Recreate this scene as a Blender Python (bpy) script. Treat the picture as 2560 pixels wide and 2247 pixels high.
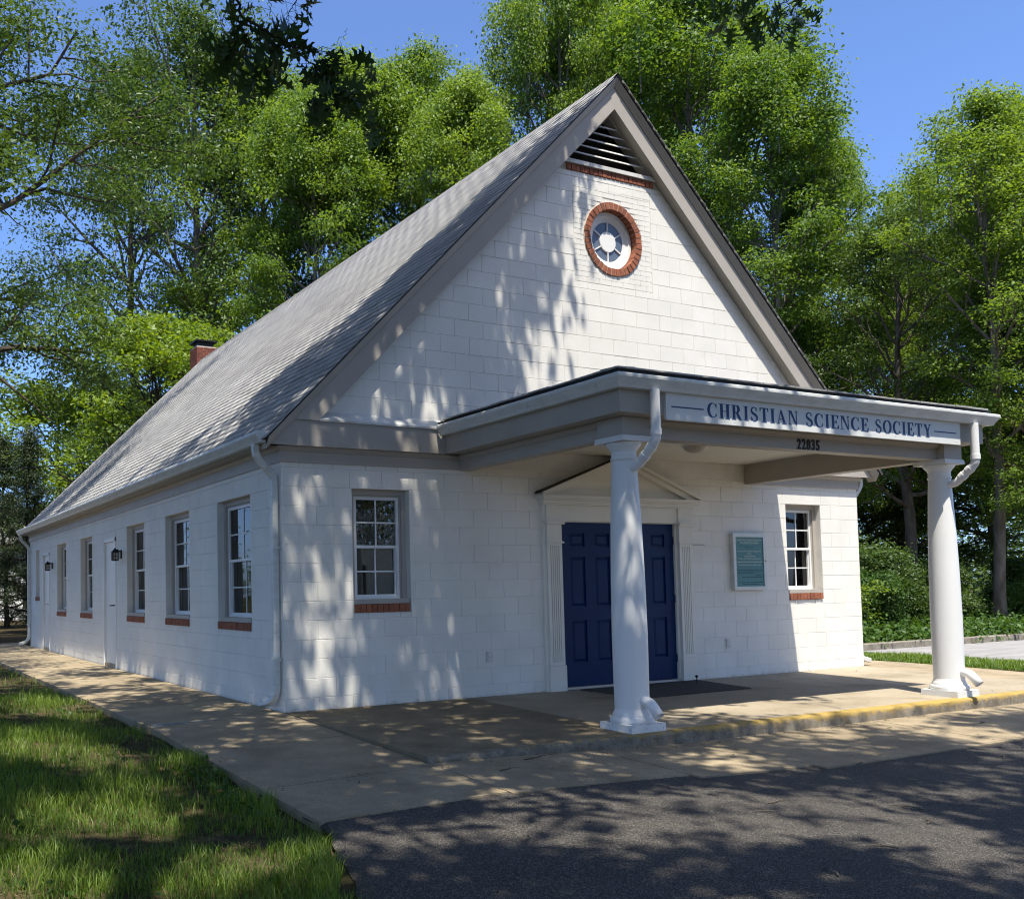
import bpy, math, random
import numpy as np
from mathutils import Vector, Matrix

# ------------------------------------------------------------------ camera, sky, sun, exposure
scene = bpy.context.scene
for o in list(bpy.data.objects): bpy.data.objects.remove(o)
CAM = np.array([-4.0273, -9.1785, 1.2565]); YAW, PITCH, ROLL = .46350, .0490, -.0180
FPX, PPX, PPY, PW, PH = 2388.3, 1280 - 455.24, 1123.5 + 235.56, 2560., 2247.
_f = np.array([math.sin(YAW)*math.cos(PITCH), math.cos(YAW)*math.cos(PITCH), math.sin(PITCH)])
_r0 = np.array([math.cos(YAW), -math.sin(YAW), 0.]); _u0 = np.cross(_r0, _f)
RT = _r0*math.cos(ROLL) + _u0*math.sin(ROLL); UP = -_r0*math.sin(ROLL) + _u0*math.cos(ROLL); FW = _f
cd = bpy.data.cameras.new('camera'); cam = bpy.data.objects.new('camera', cd); scene.collection.objects.link(cam)
M = Matrix(((RT[0], UP[0], -FW[0], CAM[0]), (RT[1], UP[1], -FW[1], CAM[1]), (RT[2], UP[2], -FW[2], CAM[2]), (0, 0, 0, 1)))
cam.matrix_world = M
cd.sensor_fit = 'HORIZONTAL'; cd.sensor_width = 36.; cd.lens = FPX/PW*36.
cd.shift_x = (PW/2 - PPX)/PW; cd.shift_y = (PPY - PH/2)/PW
cd.clip_start = .05; cd.clip_end = 900.
scene.camera = cam

SUN = np.array([.118, .385, -1.]); SUNK = SUN[:2]           # the way light travels, per metre of fall
ELEV = math.atan2(1., math.hypot(*SUNK)); AZ = math.atan2(-SUNK[0], -SUNK[1])
world = bpy.data.worlds.new('World'); scene.world = world; world.use_nodes = True
wn = world.node_tree.nodes; bg = wn['Background']
sky = wn.new('ShaderNodeTexSky'); sky.sky_type = 'NISHITA'; sky.sun_disc = False
sky.sun_elevation = ELEV; sky.sun_rotation = AZ % (2*math.pi); sky.air_density = .52; sky.dust_density = 1.4; sky.ozone_density = 10.
world.node_tree.links.new(sky.outputs[0], bg.inputs[0]); bg.inputs[1].default_value = .15
sl = bpy.data.lights.new('sun', 'SUN'); sun = bpy.data.objects.new('sun', sl); scene.collection.objects.link(sun)
sl.energy = 3.08; sl.angle = math.radians(.53); sl.color = (1., .935, .815)
sun.rotation_euler = Vector(SUN).to_track_quat('-Z', 'Y').to_euler(); sun.location = (-6, -20, 45)
vs = scene.view_settings; vs.view_transform = 'Standard'; vs.look = 'None'; vs.gamma = 1.; vs.use_curve_mapping = False
vs.exposure = 1.40
scene.render.engine = 'CYCLES'; scene.cycles.max_bounces = 7; scene.cycles.diffuse_bounces = 4; scene.cycles.use_denoising = True; scene.cycles.filter_width = 1.1
scene.cycles.transmission_bounces = 5; scene.cycles.transparent_max_bounces = 8; scene.cycles.caustics_reflective = False; scene.cycles.caustics_refractive = False

# ------------------------------------------------------------------ helpers
COL = scene.collection
random.seed(7); RNG = np.random.default_rng(7)
def proj(P):
    d = np.asarray(P, float) - CAM; z = d@FW
    return np.stack([PPX + FPX*(d@RT)/z, PPY - FPX*(d@UP)/z, z], -1)
def ray(px, py):
    return FW + RT*(px - PPX)/FPX - UP*(py - PPY)/FPX
def at_dist(px, py, dist):
    d = ray(px, py); return CAM + d*dist/math.hypot(d[0], d[1])

def mesh_np(name, V, F, mats=None, smooth=False, tint=None):
    me = bpy.data.meshes.new(name); V = np.asarray(V, np.float32); F = np.asarray(F, np.int32)
    n, k = F.shape
    me.vertices.add(len(V)); me.vertices.foreach_set('co', V.ravel())
    me.loops.add(n*k); me.loops.foreach_set('vertex_index', F.ravel())
    me.polygons.add(n); me.polygons.foreach_set('loop_start', np.arange(0, n*k, k, dtype=np.int32))
    me.polygons.foreach_set('loop_total', np.full(n, k, np.int32))
    if smooth: me.polygons.foreach_set('use_smooth', np.ones(n, bool))
    if tint is not None:
        a = me.attributes.new('tint', 'FLOAT', 'POINT'); a.data.foreach_set('value', np.asarray(tint, np.float32))
    for m in (mats or []): me.materials.append(m)
    me.update(calc_edges=True); me.validate(); return me

def link(name, data, parent=None, loc=None):
    o = bpy.data.objects.new(name, data); COL.objects.link(o)
    if parent is not None: o.parent = parent
    if loc is not None: o.location = loc
    return o
def thing(name, label, cat, loc=(0, 0, 0), group=None, rz=0.):
    o = link(name, None, None, loc); o.empty_display_size = .2; o.rotation_euler = (0, 0, rz)
    o['label'] = label; o['category'] = cat
    if group: o['group'] = group
    return o
def tag(o, label=None, cat=None, group=None, kind=None):
    if label: o['label'] = label
    if cat: o['category'] = cat
    if group: o['group'] = group
    if kind: o['kind'] = kind
    return o

class MB:
    """collects simple solids and links them as one mesh object"""
    def __init__(s): s.v = []; s.f = []
    def add(s, V, F):
        o = len(s.v); s.v += [tuple(map(float, p)) for p in V]; s.f += [tuple(i + o for i in f) for f in F]; return s
    def box(s, x0, x1, y0, y1, z0, z1):
        V = [(x0,y0,z0),(x1,y0,z0),(x1,y1,z0),(x0,y1,z0),(x0,y0,z1),(x1,y0,z1),(x1,y1,z1),(x0,y1,z1)]
        return s.add(V, [(3,2,1,0),(4,5,6,7),(0,1,5,4),(1,2,6,5),(2,3,7,6),(3,0,4,7)])
    def prism(s, poly, axis, a, b):
        """poly: 2-D points in the other two axes, in xyz order"""
        n = len(poly)
        def P(p, w):
            q = list(p); q.insert('xyz'.index(axis), w); return q
        V = [P(p, a) for p in poly] + [P(p, b) for p in poly]
        return s.add(V, [tuple(range(n)), tuple(range(2*n - 1, n - 1, -1))] + [(i, (i + 1) % n, (i + 1) % n + n, i + n) for i in range(n)])
    def chamfer(s, poly, y_front, y_back, c):
        """a convex XZ polygon standing on the XZ plane: face at y_front, chamfered rim"""
        n = len(poly); ins = inset(poly, c)
        V = [(p[0], y_front, p[1]) for p in ins] + [(p[0], y_front + c, p[1]) for p in poly] + [(p[0], y_back, p[1]) for p in poly]
        F = [tuple(range(n))] + [(i, (i+1) % n, (i+1) % n + n, i + n) for i in range(n)] + [(i+n, (i+1) % n + n, (i+1) % n + 2*n, i + 2*n) for i in range(n)]
        return s.add(V, F)
    def tube(s, pts, rad, n=10, cap=True, prof=None):
        pts = [Vector(p) for p in pts]; m = len(pts)
        if not hasattr(rad, '__len__'): rad = [rad]*m
        T = [(pts[min(i+1, m-1)] - pts[max(i-1, 0)]).normalized() for i in range(m)]
        up = Vector((0, 0, 1)) if abs(T[0].z) < .9 else Vector((0, 1, 0))
        N = (up - T[0]*up.dot(T[0])).normalized(); V = []
        for i in range(m):
            N = (N - T[i]*N.dot(T[i])).normalized(); B = T[i].cross(N)
            for k in range(n):
                if prof: a, b = prof[k]; q = pts[i] + (N*a + B*b)*rad[i]
                else:
                    t = 2*math.pi*k/n; q = pts[i] + (N*math.cos(t) + B*math.sin(t))*rad[i]
                V.append(q)
        F = [(i*n + k, i*n + (k+1) % n, (i+1)*n + (k+1) % n, (i+1)*n + k) for i in range(m-1) for k in range(n)]
        if cap: F += [tuple(range(n-1, -1, -1)), tuple(range((m-1)*n, m*n))]
        return s.add(V, F)
    def lathe(s, prof, cx, cy, n=48):
        V = [(cx + r*math.cos(2*math.pi*k/n), cy + r*math.sin(2*math.pi*k/n), z) for r, z in prof for k in range(n)]
        F = [(i*n + k, i*n + (k+1) % n, (i+1)*n + (k+1) % n, (i+1)*n + k) for i in range(len(prof)-1) for k in range(n)]
        F += [tuple(range(n-1, -1, -1)), tuple(range((len(prof)-1)*n, len(prof)*n))]
        return s.add(V, F)
    def sweep(s, prof, path, closed=False):
        """prof: closed list of (out, z); path: XY points, mitred; out is to the right of travel"""
        P = [Vector(p) for p in path]; m = len(P); k = len(prof); V = []
        for i in range(m):
            a = (P[i] - P[i-1]).normalized() if i > 0 or closed else (P[i+1] - P[i]).normalized()
            b = (P[(i+1) % m] - P[i]).normalized() if i < m-1 or closed else a
            na, nb = Vector((a.y, -a.x)), Vector((b.y, -b.x)); nn = (na + nb); nn = nn/(nn.dot(na))
            for o_, z in prof: V.append((P[i].x + nn.x*o_, P[i].y + nn.y*o_, z))
        mm = m if closed else m-1
        F = [(i*k + j, i*k + (j+1) % k, ((i+1) % m)*k + (j+1) % k, ((i+1) % m)*k + j) for i in range(mm) for j in range(k)]
        if not closed: F += [tuple(range(k-1, -1, -1)), tuple(range((m-1)*k, m*k))]
        return s.add(V, F)
    def mesh(s, name, mats, smooth=False, org=(0, 0, 0)):
        me = bpy.data.meshes.new(name)
        me.from_pydata([(v[0]-org[0], v[1]-org[1], v[2]-org[2]) for v in s.v], [], s.f)
        for m in (mats if isinstance(mats, (list, tuple)) else [mats]): me.materials.append(m)
        if smooth:
            me.polygons.foreach_set('use_smooth', np.ones(len(me.polygons), bool))
        fix_normals(me)
        if smooth: me.set_sharp_from_angle(angle=math.radians(38))
        me.update(); return me
    def build(s, name, mats, parent=None, smooth=False, org=(0, 0, 0)):
        return link(name, s.mesh(name, mats, smooth, org), parent)
import bmesh
def fix_normals(me):
    bm = bmesh.new(); bm.from_mesh(me); bmesh.ops.recalc_face_normals(bm, faces=bm.faces); bm.to_mesh(me); bm.free()
def inset(poly, c):
    n = len(poly); out = []
    A = sum(poly[i][0]*poly[(i+1) % n][1] - poly[(i+1) % n][0]*poly[i][1] for i in range(n)); sg = 1 if A > 0 else -1
    L = []
    for i in range(n):
        p, q = poly[i], poly[(i+1) % n]; dx, dy = q[0]-p[0], q[1]-p[1]; l = math.hypot(dx, dy) or 1e-9
        nx, ny = -dy/l*sg, dx/l*sg; L.append((nx, ny, nx*p[0] + ny*p[1] + c))
    for i in range(n):
        a, b = L[i-1], L[i]; det = a[0]*b[1] - a[1]*b[0]
        if abs(det) < 1e-6: out.append((poly[i][0] + b[0]*c, poly[i][1] + b[1]*c))
        else: out.append(((a[2]*b[1] - b[2]*a[1])/det, (a[0]*b[2] - b[0]*a[2])/det))
    return out
def clip_poly(poly, a, b, c):
    """keep a*x+b*z<=c"""
    out = []; n = len(poly)
    for i in range(n):
        p, q = poly[i], poly[(i+1) % n]; dp, dq = a*p[0]+b*p[1]-c, a*q[0]+b*q[1]-c
        if dp <= 0: out.append(p)
        if dp*dq < 0: t = dp/(dp-dq); out.append((p[0]+t*(q[0]-p[0]), p[1]+t*(q[1]-p[1])))
    return out
def rect_minus(r, holes):
    rs = [r]
    for h in holes:
        nx = []
        for a in rs:
            x0, x1, z0, z1 = a; X0, X1, Z0, Z1 = max(x0, h[0]), min(x1, h[1]), max(z0, h[2]), min(z1, h[3])
            if X0 >= X1 - 1e-6 or Z0 >= Z1 - 1e-6: nx.append(a); continue
            if x0 < X0 - .004: nx.append((x0, X0, z0, z1))
            if X1 < x1 - .004: nx.append((X1, x1, z0, z1))
            if z0 < Z0 - .004: nx.append((X0, X1, z0, Z0))
            if Z1 < z1 - .004: nx.append((X0, X1, Z1, z1))
        rs = nx
    return rs

# ------------------------------------------------------------------ materials
def mat(name, c1, c2=None, rough=.6, scale=6., detail=4., spec=.3, bump=None, bscale=80., speck=None, randv=0., metal=0., ramp=(.35, .65), stretch=None, coat=0., stain=None, dirt=None):
    m = bpy.data.materials.new(name); m.use_nodes = True; nt = m.node_tree; N = nt.nodes; L = nt.links
    b = N['Principled BSDF']; b.inputs['Roughness'].default_value = rough; b.inputs['Specular IOR Level'].default_value = spec
    b.inputs['Metallic'].default_value = metal; b.inputs['Coat Weight'].default_value = coat
    geo = N.new('ShaderNodeNewGeometry'); pos = geo.outputs['Position']
    if stretch:
        mp = N.new('ShaderNodeVectorMath'); mp.operation = 'MULTIPLY'; mp.inputs[1].default_value = stretch; L.new(pos, mp.inputs[0]); pos = mp.outputs[0]
    c2 = c2 or c1
    nz = N.new('ShaderNodeTexNoise'); nz.inputs['Scale'].default_value = scale; nz.inputs['Detail'].default_value = detail; L.new(pos, nz.inputs['Vector'])
    rp = N.new('ShaderNodeMapRange'); rp.inputs[1].default_value = ramp[0]; rp.inputs[2].default_value = ramp[1]; L.new(nz.outputs[0], rp.inputs[0])
    mx = N.new('ShaderNodeMix'); mx.data_type = 'RGBA'; mx.inputs[6].default_value = (*c1, 1); mx.inputs[7].default_value = (*c2, 1); L.new(rp.outputs[0], mx.inputs[0])
    out = mx.outputs[2]
    if speck:                                   # (scale, lo, hi, colour, amount)
        n2 = N.new('ShaderNodeTexNoise'); n2.inputs['Scale'].default_value = speck[0]; n2.inputs['Detail'].default_value = 2.; L.new(geo.outputs['Position'], n2.inputs['Vector'])
        r2 = N.new('ShaderNodeMapRange'); r2.inputs[1].default_value = speck[1]; r2.inputs[2].default_value = speck[2]; r2.inputs[4].default_value = speck[4]; L.new(n2.outputs[0], r2.inputs[0])
        m2 = N.new('ShaderNodeMix'); m2.data_type = 'RGBA'; m2.inputs[7].default_value = (*speck[3], 1); L.new(out, m2.inputs[6]); L.new(r2.outputs[0], m2.inputs[0]); out = m2.outputs[2]
    if stain:                                   # (scale, lo, hi, colour, amount): broad blotches
        n3 = N.new('ShaderNodeTexNoise'); n3.inputs['Scale'].default_value = stain[0]; n3.inputs['Detail'].default_value = 7.; n3.inputs['Roughness'].default_value = .65; L.new(geo.outputs['Position'], n3.inputs['Vector'])
        r5 = N.new('ShaderNodeMapRange'); r5.inputs[1].default_value = stain[1]; r5.inputs[2].default_value = stain[2]; r5.inputs[4].default_value = stain[4]; L.new(n3.outputs[0], r5.inputs[0])
        m3 = N.new('ShaderNodeMix'); m3.data_type = 'RGBA'; m3.inputs[7].default_value = (*stain[3], 1); L.new(out, m3.inputs[6]); L.new(r5.outputs[0], m3.inputs[0]); out = m3.outputs[2]
    if dirt:                                    # (height, colour, amount): splashed dirt at the wall foot
        sp = N.new('ShaderNodeSeparateXYZ'); L.new(geo.outputs['Position'], sp.inputs[0]); n5 = N.new('ShaderNodeTexNoise'); n5.inputs['Scale'].default_value = 14.; n5.inputs['Detail'].default_value = 6.; L.new(geo.outputs['Position'], n5.inputs['Vector'])
        r6 = N.new('ShaderNodeMapRange'); r6.inputs[1].default_value = dirt[0]; r6.inputs[2].default_value = -.02; r6.inputs[4].default_value = .75; L.new(sp.outputs[2], r6.inputs[0]); ml = N.new('ShaderNodeMath'); ml.operation = 'ADD'; L.new(r6.outputs[0], ml.inputs[0]); L.new(n5.outputs[0], ml.inputs[1])
        r7 = N.new('ShaderNodeMapRange'); r7.inputs[1].default_value = .82; r7.inputs[2].default_value = 1.15; r7.inputs[4].default_value = dirt[2]; L.new(ml.outputs[0], r7.inputs[0]); m5 = N.new('ShaderNodeMix'); m5.data_type = 'RGBA'; m5.inputs[7].default_value = (*dirt[1], 1); L.new(out, m5.inputs[6]); L.new(r7.outputs[0], m5.inputs[0]); out = m5.outputs[2]
    if randv:
        oi = N.new('ShaderNodeObjectInfo'); hv = N.new('ShaderNodeHueSaturation'); r3 = N.new('ShaderNodeMapRange')
        r3.inputs[3].default_value = 1-randv; r3.inputs[4].default_value = 1+randv; L.new(oi.outputs['Random'], r3.inputs[0]); L.new(r3.outputs[0], hv.inputs['Value']); L.new(out, hv.inputs['Color']); out = hv.outputs[0]
    L.new(out, b.inputs['Base Color'])
    if bump:
        n4 = N.new('ShaderNodeTexNoise'); n4.inputs['Scale'].default_value = bscale; n4.inputs['Detail'].default_value = 3.; L.new(geo.outputs['Position'], n4.inputs['Vector'])
        bp = N.new('ShaderNodeBump'); bp.inputs['Strength'].default_value = bump; bp.inputs['Distance'].default_value = .01; L.new(n4.outputs[0], bp.inputs['Height']); L.new(bp.outputs[0], b.inputs['Normal'])
    return m
def leaf_mat(name, dark, light, trans=.35, rough=.45):
    m = bpy.data.materials.new(name); m.use_nodes = True; nt = m.node_tree; N = nt.nodes; L = nt.links; b = N['Principled BSDF']
    at = N.new('ShaderNodeAttribute'); at.attribute_name = 'tint'
    oi = N.new('ShaderNodeObjectInfo'); ad = N.new('ShaderNodeMath'); ad.operation = 'MULTIPLY_ADD'; ad.inputs[1].default_value = .3; L.new(oi.outputs['Random'], ad.inputs[0])
    sc = N.new('ShaderNodeMath'); sc.operation = 'MULTIPLY_ADD'; sc.inputs[1].default_value = .85; sc.inputs[2].default_value = -.08; L.new(at.outputs['Fac'], sc.inputs[0]); L.new(sc.outputs[0], ad.inputs[2])
    mx = N.new('ShaderNodeMix'); mx.data_type = 'RGBA'; mx.inputs[6].default_value = (*dark, 1); mx.inputs[7].default_value = (*light, 1); L.new(ad.outputs[0], mx.inputs[0])
    L.new(mx.outputs[2], b.inputs['Base Color']); b.inputs['Roughness'].default_value = rough; b.inputs['Specular IOR Level'].default_value = .35
    tr = N.new('ShaderNodeBsdfTranslucent'); hs = N.new('ShaderNodeHueSaturation'); hs.inputs['Hue'].default_value = .485; hs.inputs['Saturation'].default_value = 1.15; hs.inputs['Value'].default_value = 1.5
    L.new(mx.outputs[2], hs.inputs['Color']); L.new(hs.outputs[0], tr.inputs['Color'])
    ms = N.new('ShaderNodeMixShader'); ms.inputs[0].default_value = trans; L.new(b.outputs[0], ms.inputs[1]); L.new(tr.outputs[0], ms.inputs[2]); L.new(ms.outputs[0], N['Material Output'].inputs[0])
    return m
def glass_mat(name, tint=(.85, .9, .88), wobble=.0):
    m = bpy.data.materials.new(name); m.use_nodes = True; nt = m.node_tree; N = nt.nodes; L = nt.links
    N.remove(N['Principled BSDF']); tr = N.new('ShaderNodeBsdfTransparent'); tr.inputs[0].default_value = (*tint, 1)
    gl = N.new('ShaderNodeBsdfGlossy'); gl.inputs['Roughness'].default_value = .02; fr = N.new('ShaderNodeFresnel'); fr.inputs[0].default_value = 1.75
    if wobble:
        nz = N.new('ShaderNodeTexNoise'); nz.inputs['Scale'].default_value = 5.; g = N.new('ShaderNodeNewGeometry'); L.new(g.outputs['Position'], nz.inputs['Vector'])
        bp = N.new('ShaderNodeBump'); bp.inputs['Strength'].default_value = wobble; bp.inputs['Distance'].default_value = .05; L.new(nz.outputs[0], bp.inputs['Height']); L.new(bp.outputs[0], gl.inputs['Normal'])
    mx = N.new('ShaderNodeMixShader'); L.new(fr.outputs[0], mx.inputs[0]); L.new(tr.outputs[0], mx.inputs[1]); L.new(gl.outputs[0], mx.inputs[2]); L.new(mx.outputs[0], N['Material Output'].inputs[0])
    return m

WHITE_BLOCK = mat('white_painted_block', (.81, .79, .735), (.75, .735, .68), rough=.55, scale=2.2, bump=.4, bscale=70., randv=.012, stain=(1.7, .56, .75, (.66, .655, .62), .45), dirt=(.07, (.42, .39, .33), .5))
WHITE_MORTAR = mat('white_painted_mortar', (.75, .73, .68), (.69, .675, .63), rough=.6, scale=5., bump=.3, bscale=120., dirt=(.08, (.25, .23, .18), .8))
WHITE_TRIM = mat('white_gloss_trim', (.80, .805, .79), (.76, .765, .75), rough=.38, scale=3., bump=.05, bscale=40.)
CREAM_TRIM = mat('warm_white_trim', (.80, .775, .70), (.76, .735, .66), rough=.42, scale=3., bump=.05, bscale=40.)
COLUMN_WHITE = mat('column_white', (.80, .80, .785), (.75, .755, .74), rough=.36, scale=3., stretch=(1, 1, .25))
PLINTH_WHITE = mat('plinth_white', (.78, .79, .78), (.70, .71, .70), rough=.5, scale=6., speck=(45., .66, .72, (.12, .12, .11), .8))
TAUPE = mat('taupe_trim', (.43, .395, .35), (.395, .365, .325), rough=.5, scale=2.5, bump=.06, bscale=30.)
GUTTER_W = mat('gutter_white', (.70, .715, .69), (.60, .61, .58), rough=.35, scale=5., stretch=(1, 1, 4), speck=(14., .62, .75, (.36, .36, .32), .4))
PVC = mat('white_pvc', (.80, .80, .79), (.76, .76, .75), rough=.3, scale=8.)
FLASH = mat('painted_flashing', (.55, .54, .50), (.66, .66, .63), rough=.45, scale=4., bump=.1, bscale=12.)
CEIL = mat('porch_ceiling_paint', (.78, .765, .70), (.75, .735, .67), rough=.6, scale=2.)
NAVY = mat('navy_door_paint', (.006, .026, .098), (.005, .022, .085), rough=.42, scale=5., bump=.05, bscale=60., spec=.18)
NAVYINK = mat('navy_lettering', (.020, .055, .16), (.018, .05, .145), rough=.5)
SIGNW = mat('sign_panel_white', (.72, .735, .72), (.68, .695, .68), rough=.4, scale=1.5)
BRICK = mat('red_brick', (.32, .115, .062), (.245, .086, .048), rough=.8, scale=30., bump=.5, bscale=130., randv=.18)
CHBRICK = mat('chimney_brick', (.22, .065, .038), (.13, .045, .03), rough=.85, scale=30., bump=.5, bscale=130., randv=.22)
BRICKM = mat('brick_mortar', (.55, .50, .42), (.45, .41, .35), rough=.9, scale=40., bump=.4, bscale=150.)
WHITEBRICK = mat('white_painted_brick', (.80, .78, .725), (.74, .725, .67), rough=.55, scale=4., bump=.3, bscale=100.)
SHINGLE = None
CONC = mat('old_concrete', (.40, .325, .215), (.30, .242, .158), rough=.9, scale=3.2, detail=7., bump=.45, bscale=160., speck=(85., .52, .70, (.13, .11, .08), .7), randv=.07, stain=(1.3, .47, .70, (.15, .12, .08), .62))
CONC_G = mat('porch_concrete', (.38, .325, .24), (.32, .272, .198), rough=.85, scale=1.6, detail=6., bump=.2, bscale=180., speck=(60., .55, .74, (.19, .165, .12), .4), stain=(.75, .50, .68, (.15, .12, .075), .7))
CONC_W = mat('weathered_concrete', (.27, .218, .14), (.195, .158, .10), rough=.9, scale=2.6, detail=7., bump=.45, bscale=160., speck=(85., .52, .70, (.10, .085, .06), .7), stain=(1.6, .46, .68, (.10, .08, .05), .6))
KERBC = mat('kerb_concrete', (.30, .27, .22), (.17, .15, .115), rough=.9, scale=7., detail=6., bump=.6, bscale=70., speck=(55., .5, .66, (.10, .085, .06), .7))
SOIL = mat('soil_and_thatch', (.085, .062, .038), (.045, .050, .022), rough=1., scale=5., detail=8., bump=.8, bscale=60., spec=.05)
DIRT = mat('woodland_floor', (.07, .05, .03), (.045, .042, .02), rough=1., scale=1.2, detail=8., bump=.6, bscale=30., spec=.05)
LANE = mat('pale_worn_asphalt', (.30, .29, .28), (.235, .225, .22), rough=.95, scale=1.4, detail=8., bump=.3, bscale=120., stretch=(1, 3, 1))
BARK = mat('bark', (.085, .068, .052), (.155, .135, .11), rough=.95, scale=6., detail=6., bump=.8, bscale=22., spec=.1, stretch=(1, 1, .3))
BARKO = mat('oak_bark', (.055, .044, .034), (.105, .088, .07), rough=.95, scale=6., detail=6., bump=.8, bscale=22., spec=.1, stretch=(1, 1, .3))
BARKD = mat('dark_bark', (.035, .028, .022), (.07, .058, .045), rough=.95, scale=6., detail=6., bump=.8, bscale=22., spec=.1, stretch=(1, 1, .3))
BLACK = mat('black_iron', (.012, .012, .012), rough=.5)
DARKIN = mat('dark_interior', (.035, .034, .032), rough=.9)
CURTAIN = mat('grey_curtain', (.16, .16, .155), (.10, .10, .10), rough=.9, scale=3., stretch=(18, 18, .4))
BLIND = mat('brown_grey_blind', (.075, .064, .056), (.052, .045, .04), rough=.9, scale=7.)
GREYALU = mat('aluminium_frame', (.62, .62, .58), (.56, .56, .53), rough=.35, metal=.25)
TEAL = mat('teal_board', (.10, .25, .26), (.09, .23, .245), rough=.45, scale=3.)
PALETXT = mat('pale_green_print', (.62, .68, .56), rough=.6)
DARKTXT = mat('dark_print', (.02, .06, .075), rough=.6)
MATRUG = mat('dark_doormat', (.085, .075, .065), (.06, .053, .047), rough=1., scale=25., bump=.5, bscale=200.)
STEEL = mat('threshold_metal', (.55, .53, .50), rough=.35, metal=.6)
GLASS = glass_mat('window_glass'); GLASSW = glass_mat('wavy_glass', wobble=.35)
FROST = mat('pale_blue_glass', (.12, .155, .21), (.10, .13, .18), rough=.12, spec=.5)
DOMEG = mat('frosted_dome', (.50, .47, .42), rough=.3)
L_OAK = leaf_mat('oak_leaf', (.016, .045, .010), (.105, .17, .032), .34, .48)
L_SHADE = leaf_mat('shade_oak_leaf', (.02, .05, .012), (.055, .11, .022), .22)
L_GUM = leaf_mat('sweetgum_leaf', (.040, .100, .018), (.235, .33, .058), .48, .5)
L_MAPLE = leaf_mat('maple_leaf', (.06, .13, .02), (.22, .30, .045), .42)
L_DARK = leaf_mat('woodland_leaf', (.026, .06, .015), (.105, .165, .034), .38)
L_IVY = leaf_mat('ivy_leaf', (.022, .062, .013), (.095, .175, .03), .35, .5)
L_CON = leaf_mat('conifer_needle', (.020, .042, .014), (.065, .095, .028), .15)
GRASSM = leaf_mat('grass_blade', (.045, .115, .016), (.23, .32, .06), .45)

def asphalt_mat():
    m = mat('asphalt', (.056, .050, .044), (.040, .036, .032), rough=.85, scale=1.3, detail=6., spec=.3, stain=(.8, .50, .72, (.018, .017, .016), .6))
    nt = m.node_tree; N = nt.nodes; L = nt.links; b = N['Principled BSDF']; old = b.inputs['Base Color'].links[0].from_socket
    g = N.new('ShaderNodeNewGeometry'); vo = N.new('ShaderNodeTexVoronoi'); vo.inputs['Scale'].default_value = 190.; L.new(g.outputs['Position'], vo.inputs['Vector'])
    sep = N.new('ShaderNodeSeparateColor'); L.new(vo.outputs['Color'], sep.inputs[0])
    r = N.new('ShaderNodeMapRange'); r.inputs[1].default_value = .58; r.inputs[2].default_value = 1.; r.inputs[4].default_value = .75; L.new(sep.outputs[0], r.inputs[0])
    mx = N.new('ShaderNodeMix'); mx.data_type = 'RGBA'; mx.inputs[7].default_value = (.26, .24, .215, 1); L.new(old, mx.inputs[6]); L.new(r.outputs[0], mx.inputs[0]); L.new(mx.outputs[2], b.inputs['Base Color'])
    bp = N.new('ShaderNodeBump'); bp.inputs['Strength'].default_value = .8; bp.inputs['Distance'].default_value = .006; L.new(vo.outputs['Distance'], bp.inputs['Height']); L.new(bp.outputs[0], b.inputs['Normal'])
    return m
ASPHALT = asphalt_mat()
def shingle_mat():
    m = mat('grey_shingle', (.41, .41, .405), (.33, .33, .328), rough=.9, scale=.9, detail=5., bump=.5, bscale=260., speck=(170., .5, .68, (.5, .5, .49), .5))
    nt = m.node_tree; N = nt.nodes; L = nt.links; b = N['Principled BSDF']; old = b.inputs['Base Color'].links[0].from_socket
    at = N.new('ShaderNodeAttribute'); at.attribute_name = 'tint'; oi = N.new('ShaderNodeObjectInfo'); ad = N.new('ShaderNodeMath'); ad.operation = 'ADD'; L.new(at.outputs['Fac'], ad.inputs[0]); L.new(oi.outputs['Random'], ad.inputs[1])
    fr = N.new('ShaderNodeMath'); fr.operation = 'FRACT'; L.new(ad.outputs[0], fr.inputs[0])
    r = N.new('ShaderNodeMapRange'); r.inputs[3].default_value = .86; r.inputs[4].default_value = 1.1; L.new(fr.outputs[0], r.inputs[0])
    hv = N.new('ShaderNodeHueSaturation'); L.new(r.outputs[0], hv.inputs['Value']); L.new(old, hv.inputs['Color']); L.new(hv.outputs[0], b.inputs['Base Color'])
    return m
SHINGLE = shingle_mat()
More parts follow.
